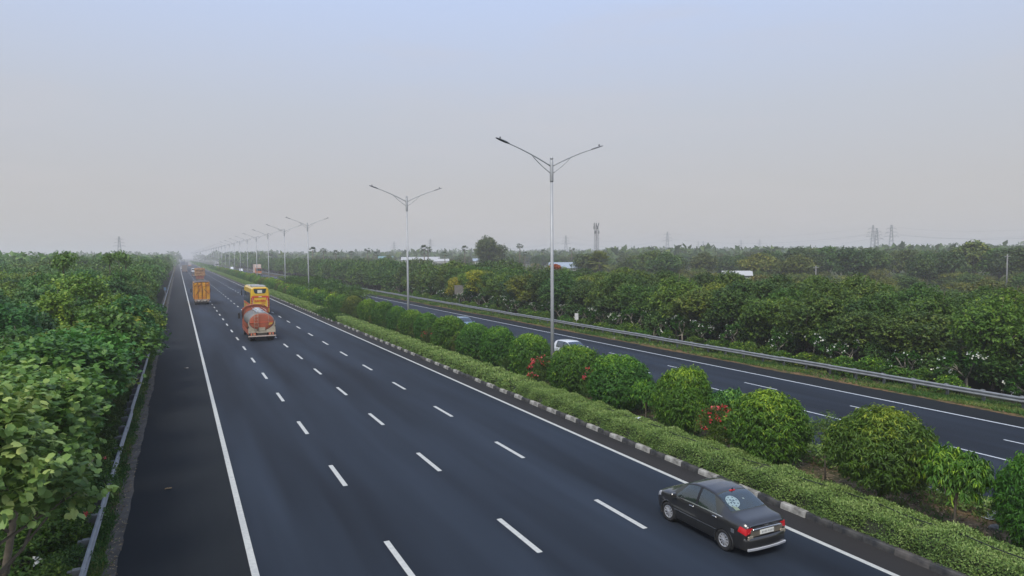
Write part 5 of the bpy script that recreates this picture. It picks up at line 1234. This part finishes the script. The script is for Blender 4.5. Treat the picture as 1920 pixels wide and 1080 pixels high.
# --- tanker lorry
ORG = mat('faded_orange', (.44, .105, .045), .55, noise=(1.3, .8, (.27, .095, .055), 7), bump=(4, .15, .02))
ORG2 = mat('bright_orange', (.62, .11, .04), .45, noise=(1.0, .5, (.45, .10, .05)))
CREAM = mat('dirty_cream', (.46, .40, .29), .7, noise=(1.6, .9, (.24, .19, .13), 7))
TANKG = mat('grey_tank_side', (.17, .18, .17), .5, metal=.2, noise=(1.2, .8, (.27, .24, .20)))
WALKG = mat('walkway_grey', (.42, .44, .45), .6, noise=(3, .8, (.22, .23, .24)))
CHAS = mat('muddy_chassis', (.06, .048, .038), .9)
def tanker():
    t = thing('tanker_lorry', 'orange and cream tanker lorry with a rear ladder, following the yellow bus', 'truck', (7.42, 72.2, 0), 0)
    a, b, zc = 1.25, .90, 1.98; Lt = 5.6; n = 36
    m = MB(); V = []
    rings = [(.0, .80), (.03, .93), (.10, .985), (.16, 1), (Lt - .16, 1), (Lt - .05, .96), (Lt, .85)]
    for y, f in rings:
        for k in range(n): th = 2 * math.pi * k / n; V.append((a * f * math.cos(th), y + .12, zc + b * f * math.sin(th)))
    F = [(i * n + k, i * n + (k + 1) % n, (i + 1) * n + (k + 1) % n, (i + 1) * n + k) for i in range(len(rings) - 1) for k in range(n)]
    m.add(V, F, 0, True); m.build('tank', TANKG, t)
    e = MB(); V = [(0, .085, zc)]; 
    for f, y in ((.5, .09), (.80, .105), (.95, .16)):
        for k in range(n): th = 2 * math.pi * k / n; V.append((a * f * math.cos(th), y, zc + b * f * math.sin(th)))
    F = [(0, 1 + k, 1 + (k + 1) % n) for k in range(n)] + [(1 + r_ * n + k, 1 + (r_ + 1) * n + k, 1 + (r_ + 1) * n + (k + 1) % n, 1 + r_ * n + (k + 1) % n) for r_ in range(2) for k in range(n)]
    e.add(V, F, 0, True); e.build('tank_end', ORG, t)
    MB().rbox(-1.12, 1.12, .06, .10, zc - .10, zc - .04, .01).build('red_stripe', ORG2, t)
    V = [(.62, .085, 1.58), (.98, .085, 1.68), (1.10, .09, 1.86), (.70, .085, 1.86)]; MB().poly(V, .02, 'y').build('yellow_patch', mat('yellow_patch', (.55, .30, .04), .6), t)
    for k in range(3):
        m = MB(); y = 1.2 + k * 1.6; V = []
        for yy in (y, y + .08):
            for j in range(n): th = 2 * math.pi * j / n; V.append((a * 1.015 * math.cos(th), yy + .12, zc + b * 1.015 * math.sin(th)))
        m.add(V, [(j, (j + 1) % n, n + (j + 1) % n, n + j) for j in range(n)], 0, True).build('tank_band', TANKG, t)
    w_ = MB().box(-.42, .42, .5, 5.2, 2.86, 2.93); w_.build('walkway', WALKG, t)
    mh = MB()
    for y in (1.3, 3.0, 4.6): mh.lathe([(2.92, .3), (3.08, .3), (3.10, .26), (3.12, .02)], 14, axis='z', c=(0, y, 0))
    mh.build('manhole_lids', WALKG, t)
    rl = MB()
    for sx in (-.48, .48):
        rl.tube([(sx, .45, 2.95), (sx, .5, 3.1), (sx, 5.1, 3.1)], .02, 5)
    rl.build('top_rail', WALKG, t)
    # cream rear panel: two lower corners cut by the tank's curve
    for sd in (-1, 1):
        pts = [(sd * 1.29, .02, 1.0), (sd * 1.29, .02, 2.08)]
        for k in range(9): th = math.radians(-4 - 66 * k / 8); pts.append((sd * (a * .97) * math.cos(th), .02, zc + b * .97 * math.sin(th)))
        pts.append((sd * .43, .02, 1.0)); MB().poly(pts, .05, 'y').build('corner_panel', CREAM, t)
    MB().box(-.43, .43, .02, .07, 1.0, 1.09).build('centre_panel', CREAM, t)
    MB().box(-1.29, 1.29, -.02, .06, .86, .995).build('rear_beam', CREAM, t)
    MB().rbox(-1.30, 1.32, -.22, -.12, .50, .60, .02).build('bumper_bar', mat('pinkish_bumper', (.50, .40, .33), .6), t)
    for sx in (-.9, .9): MB().box(sx - .04, sx + .04, -.14, .3, .52, .86).build('bumper_bracket', CHAS, t)
    for sx in (-.83, .88):
        b_ = MB(); b_.rbox(sx - .24, sx + .24, -.06, 0, .62, .84, .02); h = b_.build('light_board', ORG2, t); MB().rbox(sx - .17, sx + .17, -.08, -.055, .64, .76, .01).build('tail_light', mat('dusty_lens', (.50, .30, .16), .4), h)
    MB().rbox(-.33, .33, -.03, .02, 1.06, 1.40, .01).build('number_board', CREAM, t)
    ld = MB()
    for sx in (-.72, -.36): ld.tube([(sx, -.10, 1.10), (sx, -.10, 2.9), (sx, .2, 3.02), (sx, .6, 3.0)], .022, 6)
    ld.build('ladder_rail', CREAM, t)
    for k in range(6): MB().tube([(-.72, -.10, 1.25 + k * .31), (-.36, -.10, 1.25 + k * .31)], .018, 5).build('ladder_rung', CREAM, t)
    MB().tube([(.66, .10, 1.3), (.68, .05, 2.2), (.6, .12, 2.78), (.3, .6, 2.95)], .015, 5).build('drain_pipe', CREAM, t)
    for sd in (-1, 1):
        MB().box(sd * 1.28 - .03, sd * 1.28 + .03, .1, 6.2, .72, 1.12).build('side_skirt', CREAM if sd > 0 else ORG, t)
        MB().box(sd * 1.30 - .01, sd * 1.30 + .02, .1, 6.2, 1.12, 1.20).build('side_rail', ORG, t)
        rr = MB(); rr.rbox(sd * 1.27 - .04, sd * 1.27 + .04, -.03, 0, 1.45, 1.56, .01).build('side_reflector', CHAS, t)
    MB().box(-.45, .45, -.1, 8.0, .62, .86).build('chassis', CHAS, t)
    # orange cab with a high rounded front wall behind it
    cb = MB(); n2 = 12; pts = [(-1.3, 6.0, .9), (-1.3, 6.0, 2.85)] + [(-1.3 * math.cos(math.pi * k / n2), 6.0, 2.85 + .45 * math.sin(math.pi * k / n2)) for k in range(1, n2)] + [(1.3, 6.0, 2.85), (1.3, 6.0, .9)]
    cb.poly(pts, .12, 'y').build('headboard', ORG, t)
    cab = MB(); cab.rbox(-1.22, 1.22, 6.25, 8.0, .7, 2.95, .18); cab.build('cab', ORG, t)
    MB().tube([(-1.34, 5.95, 2.2), (-1.3, 5.9, 2.9), (-.9, 5.9, 3.28), (0, 5.9, 3.38), (.9, 5.9, 3.28), (1.3, 5.9, 2.9), (1.34, 5.95, 2.2)], .05, 6).build('hoop_rail', ORG, t)
    for sd in (-1, 1):
        MB().rbox(sd * 1.26 - .01, sd * 1.26 + .015, 6.7, 7.7, 1.8, 2.5, .01).build('cab_window', BLACKP, t)
        mm = MB(); mm.rbox(sd * 1.55 - .11, sd * 1.55 + .11, 7.5, 7.58, 1.75, 2.35, .02); mm.tube([(sd * 1.2, 7.6, 2.5), (sd * 1.55, 7.55, 2.4)], .02, 5); mm.build('wing_mirror', BLACKP, t)
    MB().rbox(-1.05, 1.05, 8.0, 8.03, 1.7, 2.6, .02).build('windscreen', BLACKP, t)
    MB().tube([(.95, 2.4, .7), (.95, 3.6, .7)], .3, 12).build('fuel_tank', CHAS, t)
    for sd in (-1, 1): MB().box(sd * 1.0 - .25, sd * 1.0 + .25, -.02, .02, .35, .85).build('mud_flap', BLACKP, t)
    truck_wheels(t, (.75, 2.0, 7.1)); return t
tanker()

# --- yellow coach
YEL = mat('coach_yellow', (.78, .50, .02), .35, noise=(.8, .5, (.62, .38, .03)), coat=.5)
REDP = mat('coach_red', (.60, .05, .03), .4)
DGL = mat('dark_coach_glass', (.025, .045, .045), .12, spec=.8)
def bus():
    t = thing('coach', 'tall yellow and red coach with dark side windows just ahead of the tanker', 'bus', (10.5, 103.6, 0), 0)
    Wb, H, Lb = 1.28, 4.12, 11.5
    body = MB(); prof = [(-Wb, .45), (-Wb - .01, 1.9), (-Wb + .03, 3.2), (-Wb + .12, 3.9), (-Wb + .38, H), (Wb - .38, H), (Wb - .12, 3.9), (Wb - .03, 3.2), (Wb + .01, 1.9), (Wb, .45)]
    k = len(prof); V = []
    for y, ins, dz in ((0, .10, -.10), (.06, .02, -.02), (.2, 0, 0), (Lb - .4, 0, 0), (Lb, .12, -.12)):
        V += [(x - math.copysign(ins, x), y, z + (dz if z > 3 else 0)) for x, z in prof]
    F = [(i * k + j, (i + 1) * k + j, (i + 1) * k + (j + 1) % k, i * k + (j + 1) % k) for i in range(4) for j in range(k)] + [tuple(range(k)), tuple(reversed(range(4 * k, 5 * k)))]
    body.add(V, F).build('body', YEL, t)
    for sd in (-1, 1):
        for i in range(6): MB().rbox(sd * 1.30 - .015, sd * 1.30 + .015, .7 + i * 1.72, 2.36 + i * 1.72, 1.75, 3.35, .01).build('side_window', DGL, t)
        MB().rbox(sd * 1.29 - .012, sd * 1.29 + .012, .1, .5, 1.6, 3.6, .01).build('rear_side_panel', YEL, t)
        MB().rbox(sd * 1.30 - .01, sd * 1.30 + .01, .2, 11.0, 1.45, 1.62, .004).build('side_stripe', REDP, t)
        for k_ in range(7): z = 1.15 + k_ * .22; MB().rbox(sd * 1.10 - .13, sd * 1.10 + .13, -.05, 0, z, z + .15, .02).build('tail_light', mat('deep_red_lens', (.38, .02, .03), .3), t)
        MB().rbox(sd * .99 - .02, sd * .99 + .02, -.06, 0, 1.3, 2.60, .01).build('white_trim', mat('cream_trim', (.72, .66, .50), .5), t)
        m = MB(); m.rbox(sd * 1.62 - .10, sd * 1.62 + .10, 10.9, 11.0, 2.5, 3.2, .02); m.tube([(sd * 1.2, 11.1, 3.6), (sd * 1.55, 11.1, 3.5), (sd * 1.62, 11.0, 3.2)], .03, 5); m.build('wing_mirror', BLACKP, t)
    win_ = [(-.86, -.025, 3.88), (.86, -.025, 3.88), (.78, -.025, 3.40), (.62, -.025, 3.24), (-.62, -.025, 3.24), (-.78, -.025, 3.40)]
    w_ = MB().poly(win_, .03, 'y').build('rear_window', DGL, t); MB().rbox(-.34, .30, -.04, -.025, 3.30, 3.74, .01).build('paper_notice', mat('paper', (.70, .66, .52), .8), w_)
    MB().poly([(-1.0, -.02, 3.95), (-.4, -.02, 3.99), (.4, -.02, 3.99), (1.0, -.02, 3.95), (1.0, -.02, 3.91), (-1.0, -.02, 3.91)], .03, 'y').build('window_frame', mat('coach_orange', (.65, .33, .02), .4), t)
    MB().box(-1.14, 1.14, -.04, .02, 2.66, 2.86).build('red_band', REDP, t)
    for sd in (-1, 1): MB().poly([(sd * 1.14, -.035, 2.9), (sd * .82, -.035, 2.66), (sd * .86, -.035, 2.3), (sd * 1.16, -.035, 2.1)], .03, 'y').build('red_corner', REDP, t)
    MB().box(-.9, .9, -.03, .02, 2.98, 3.02).build('orange_line', mat('coach_orange', (.65, .33, .02), .4), t)
    letters('KAVERI', .42, REDP, t, (0, -.045, 2.16), name='lettering', bold=.012, sx=1.12)
    letters('TRAVELS', .14, REDP, t, (.42, -.045, 1.84), name='lettering', bold=.004)
    MB().rbox(-.22, .22, -.05, 0, 2.70, 2.80, .01).build('small_lamp', mat('cream_trim', (.7, .6, .4), .5), t)
    MB().rbox(-.28, .28, -.05, 0, .72, .88, .01).build('number_plate', PLATEW, t)
    MB().rbox(-1.2, 1.2, -.10, .0, .42, .62, .04).build('rear_bumper', YEL, t)
    ac = MB(); ac.rbox(-.92, .92, 1.0, 4.4, 4.10, 4.34, .10); ac.build('roof_unit', mat('grey_roof_unit', (.30, .31, .30), .6), t)
    MB().box(-.9, .9, 4.6, 10.8, 4.115, 4.16).build('roof_hatch', mat('dusty_roof', (.42, .40, .35), .7), t)
    truck_wheels(t, (2.6, 8.9), r=.5); return t
bus()

# --- yellow cargo lorry
CY = mat('cargo_yellow', (.74, .36, .015), .6, noise=(1.4, .7, (.55, .20, .02), 7))
CO = mat('cargo_orange', (.58, .20, .03), .6, noise=(1.4, .7, (.70, .32, .02), 7))
TARP = mat('brown_tarpaulin', (.10, .085, .08), .8, noise=(2, .7, (.17, .13, .10)), bump=(3, .5, .05))
def cargo():
    t = thing('cargo_lorry', 'yellow cargo lorry with slatted rear boards in the left lane', 'truck', (3.72, 133.2, 0), 0)
    MB().box(-1.32, 1.32, .04, 7.6, 1.0, 4.02).build('cargo_body', CY, t)
    rr = random.Random(5)
    for c in range(4):      # four upright board columns
        x0 = -1.27 + c * .645
        MB().box(x0 - .02, x0 + .04, -.07, .03, 1.0, 4.0).build('upright', mat('dark_strap', (.16, .07, .03), .7), t)
        for r_ in range(9):
            z = 1.02 + r_ * .325; o = MB().rbox(x0 + .06, x0 + .60, -.03 - rr.uniform(0, .03), .035, z, z + .27, .02).build('board', CY if rr.random() < .68 else CO, t)
    MB().box(-1.32, 1.32, -.08, .02, 3.30, 3.36).build('cross_bar', CO, t)
    rope = MB()
    for a, b_ in (((-1.2, 3.3), (-.62, 3.95)), ((-.6, 3.25), (-.05, 3.9)), ((.62, 3.3), (1.25, 3.9)), ((.3, 2.9), (1.1, 1.9)), ((-.3, 3.0), (-.9, 1.9)), ((.05, 3.4), (.0, 1.4))):
        rope.tube([(a[0], -.09, a[1]), ((a[0] + b_[0]) / 2 + .05, -.12, (a[1] + b_[1]) / 2), (b_[0], -.09, b_[1])], .035, 5)
    rope.build('ropes', mat('dark_strap', (.16, .07, .03), .7), t)
    tp = MB(); rg = np.random.default_rng(2); nx, ny = 8, 14; V = []
    for j in range(ny + 1):
        for i in range(nx + 1): x = -1.38 + 2.76 * i / nx; V.append((x, -.06 + 7.8 * j / ny, 4.10 + .12 * math.cos(x * 1.1) - (.14 if i in (0, nx) else 0) - (.10 if j in (0, ny) else 0) + rg.normal() * .018))
    tp.add(V, [(j * (nx + 1) + i, j * (nx + 1) + i + 1, (j + 1) * (nx + 1) + i + 1, (j + 1) * (nx + 1) + i) for j in range(ny) for i in range(nx)]).build('tarpaulin', TARP, t)
    gr = mat('grimy_tailboard', (.38, .33, .25), .8, noise=(5, 1, (.14, .10, .08), 8))
    MB().rbox(-1.25, 1.25, -.10, .02, .70, 1.0, .02).build('tailboard', gr, t)
    for i, x in enumerate((-1.0, -.55, -.05, .45, .95)): MB().rbox(x - .16, x + .16, -.14, -.09, .58 + (i % 2) * .08, .86, .02).build('hanging_board', mat('board_grey', (.50, .46, .38), .7) if i % 2 else gr, t)
    for sd in (-1, 1):
        MB().rbox(sd * 1.0 - .14, sd * 1.0 + .14, -.13, -.09, .74, .88, .02).build('tail_light', REDL, t)
        MB().rbox(sd * 1.62 - .11, sd * 1.62 + .11, 8.4, 8.5, 1.9, 2.6, .02).tube([(sd * 1.2, 8.6, 2.7), (sd * 1.62, 8.5, 2.6)], .03, 5).build('wing_mirror', BLACKP, t)
        MB().box(sd * 1.325 - .02, sd * 1.325 + .02, .1, 7.5, 1.3, 1.42).build('side_rail', CO, t); MB().box(sd * 1.325 - .02, sd * 1.325 + .02, .1, 7.5, 2.5, 2.62).build('side_rail', CO, t)
    MB().rbox(-1.15, 1.15, 7.8, 9.6, .8, 3.0, .15).build('cab', CO, t); MB().box(-.45, .45, 0, 9.2, .6, .95).build('chassis', CHAS, t)
    MB().rbox(-1.2, 1.2, -.2, -.1, .42, .54, .02).build('bumper_bar', CHAS, t)
    truck_wheels(t, (1.2, 2.5, 8.6)); return t
cargo()

# --- overloaded straw lorry
STRAW = mat('baled_straw', (.42, .25, .12), .95, noise=(1.6, 1, (.27, .13, .06), 8), bump=(5, 1, .15))
REDB = mat('faded_red_body', (.36, .08, .05), .7, noise=(2, .8, (.22, .08, .06)))
def straw(label, loc, s=1., hay=STRAW, low=REDB, w_=1.5, h=4.55):
    t = thing('straw_lorry', label, 'truck', loc, 0, None, s); rg = np.random.default_rng(3)
    import bmesh
    for r_ in range(3):
        for c in range(4):
            for d_ in range(2):
                wd = 2 * w_ / 4; x = -w_ + wd * (c + .5) + rg.normal() * .03; z = 1.95 + (h - 1.95) * (r_ + .5) / 3
                bm = bmesh.new(); bmesh.ops.create_cube(bm, size=1.0); bmesh.ops.subdivide_edges(bm, edges=bm.edges, cuts=2, use_grid_fill=True)
                for v in bm.verts:
                    v.co = v.co * (1.0 - .12 * (v.co.length / .87) ** 4); v.co = Vector((v.co.x * wd * 1.07, v.co.y * 3.6, v.co.z * (h - 1.95) / 3 * 1.1)) + Vector(rg.normal(size=3) * .035)
                me = bpy.data.meshes.new('straw_bale'); bm.to_mesh(me); bm.free(); me.materials.append(hay); obj('straw_bale', me, t, loc=(x, .05 + 1.8 + d_ * 3.5 + rg.normal() * .06, z + (.15 * math.cos(x) if r_ == 2 else 0)))
    MB().box(-1.28, 1.28, .2, 7.2, 1.0, 1.9).build('body', low, t)
    for i in range(5): MB().box(-1.2 + i * .58, -1.12 + i * .58, .12, .2, 1.0, 1.95).build('upright', mat('dark_red_rib', (.18, .05, .04), .7), t)
    MB().box(-1.28, 1.28, .1, .22, 1.42, 1.50).build('tailboard_bar', CREAM, t); MB().box(-1.3, 1.3, .05, .2, .78, .95).build('rear_beam', CREAM, t)
    MB().box(-.45, .45, .2, 8.8, .6, .95).build('chassis', CHAS, t); MB().rbox(-1.15, 1.15, 7.4, 9.0, .8, 2.9, .12).build('cab', low, t)
    MB().rbox(-1.2, 1.2, 0, .1, .45, .56, .02).build('bumper_bar', CHAS, t)
    truck_wheels(t, (1.2, 2.5, 8.2)); return t
straw('lorry overloaded with brown straw bales ahead of the yellow cargo lorry', (6.9, 262, 0), 1., w_=1.62)
# --- far vehicles in the haze
def small_van(label, loc, s, m, rz=0, nm='minivan'):
    t = thing(nm, label, 'van', loc, rz, None, s)
    T = [(-1.95, .74, .36, 1.0, .66, 1.72, 1.76), (-1.90, .82, .28, 1.05, .68, 1.80, 1.86), (0, .86, .24, 1.02, .68, 1.84, 1.90), (.9, .86, .24, 1.0, .68, 1.78, 1.84), (1.6, .84, .24, .96, .68, 1.12, 1.16), (1.95, .74, .30, .80, .6, .85, .88)]
    sh = Shell(T, .06); sh.skin('body', [m, INTER], -1.95, 1.95, [(-1.2, .3), (1.3, .3)], .34, 40, lambda y, v: 6.1 < v < 7.9 and -1.7 < y < 1.2, t)
    MB().rbox(-.60, .60, -1.975, -1.94, 1.15, 1.62, .04).build('rear_window', DGL, t); MB().rbox(-.72, .72, -2.02, -1.94, .35, .58, .04).build('rear_bumper', m, t)
    for sd in (-1, 1): MB().rbox(sd * .68 - .06, sd * .68 + .06, -1.97, -1.94, .75, 1.1, .02).build('tail_light', REDL, t)
    for a in (-1.2, 1.3):
        for sd in (-1, 1): wheel(t, sd * .74, a, .31, .2, sd, STEELRIM, 6)
    return t
small_van('white van seen from behind between the two hazy lorries far ahead', (7.7, 425, 0), 1.25, WHITE)
def box_truck(label, loc, s, m1, m2, rz=0, h=3.6, front=False, nm='far_lorry'):
    t = thing(nm, label, 'truck', loc, rz, None, s)
    MB().rbox(-1.25, 1.25, 0, 7.0, 1.0, h, .06).build('cargo_body', m1, t); MB().rbox(-1.15, 1.15, 7.2, 9.0, .7, 2.9, .15).build('cab', m2, t)
    MB().box(-.45, .45, 0, 8.6, .6, .95).build('chassis', CHAS, t); MB().box(-1.2, 1.2, -.08, .04, .5, .95).build('rear_beam', m2, t)
    MB().rbox(-1.05, 1.05, 9.0, 9.04, 1.75, 2.65, .02).build('windscreen', DGL, t); MB().rbox(-1.1, 1.1, 9.0, 9.1, .6, .9, .03).build('bumper', CREAM, t)
    for sd in (-1, 1): MB().rbox(sd * .95 - .12, sd * .95 + .12, -.1, -.05, .7, .85, .01).build('tail_light', REDL, t)
    truck_wheels(t, (1.2, 2.5, 7.9)); return t
GREYB = mat('grey_brown_body', (.20, .17, .15), .8); PALEG = mat('pale_grey_body', (.42, .42, .42), .7); ORB = mat('orange_cab', (.55, .16, .05), .5); PKW = mat('pale_pink_board', (.60, .46, .38), .6)
box_truck('hazy grey-brown lorry far ahead in the left lane', (3.4, 430, 0), 1.1, GREYB, GREYB, h=3.7)
box_truck('pale blue-grey lorry dissolving in the haze at the end of the left lane', (4.0, 640, 0), 1.2, mat('blue_grey_body', (.16, .18, .23), .7), GREYB, h=4.3)
small_van('tiny white car far off at the left edge of the road', (2.6, 560, 0), 1.1, WHITE, nm='far_car')
small_van('tiny pale car far off in the second lane', (6.2, 690, 0), 1.2, PALEG, nm='far_car')
small_van('tiny pale car beside the straw lorry in the haze', (6.2, 330, 0), .95, GREYB, nm='far_car')
box_truck('tiny hazy lorry far off in the third lane', (10.2, 720, 0), 1.1, PALEG, ORB, h=3.6)
tr_ = box_truck('orange-cabbed lorry with pale boards coming the other way behind a lamp post', (33.6, 345, 0), 1.15, PKW, ORB, math.pi, 4.3, nm='oncoming_lorry')
for i in range(3): MB().rbox(-1.0 + i * .7, -.42 + i * .7, 7.0, 7.2, 3.2, 3.95, .03).build('pale_board', mat('white_board', (.66, .58, .50), .6), tr_)
MB().rbox(-.9, .9, 9.0, 9.1, 2.95, 3.4, .04).build('headboard', mat('white_board', (.66, .58, .50), .6), tr_)
small_van('white car coming the other way, glimpsed between two far lamp posts', (31.0, 400, 0), 1.15, WHITE, math.pi, nm='oncoming_van')
small_van('faint white car on the opposite lanes at the hazy end of the median', (31.0, 470, 0), 1.2, WHITE, math.pi, nm='oncoming_van')
box_truck('faint pale lorry on the opposite lanes at the hazy end of the median', (29.0, 620, 0), 1.2, PALEG, PALEG, math.pi, 3.9, nm='oncoming_lorry')

# ------------------------------------------------------------------ air: hazy afternoon
hb = MB().box(-5000, 5000, -1600, 8000, -1.2, 46.0).build('haze', None if False else [])
hb['kind'] = 'stuff'
hm_ = bpy.data.materials.new('haze_air'); hm_.use_nodes = True; t = hm_.node_tree; t.nodes.clear()
o_ = t.nodes.new('ShaderNodeOutputMaterial'); v_ = t.nodes.new('ShaderNodeVolumePrincipled')
v_.inputs['Color'].default_value = (1.0, .97, .94, 1); v_.inputs['Density'].default_value = .00062; v_.inputs['Anisotropy'].default_value = .1
t.links.new(v_.outputs[0], o_.inputs['Volume']); hb.data.materials.append(hm_)
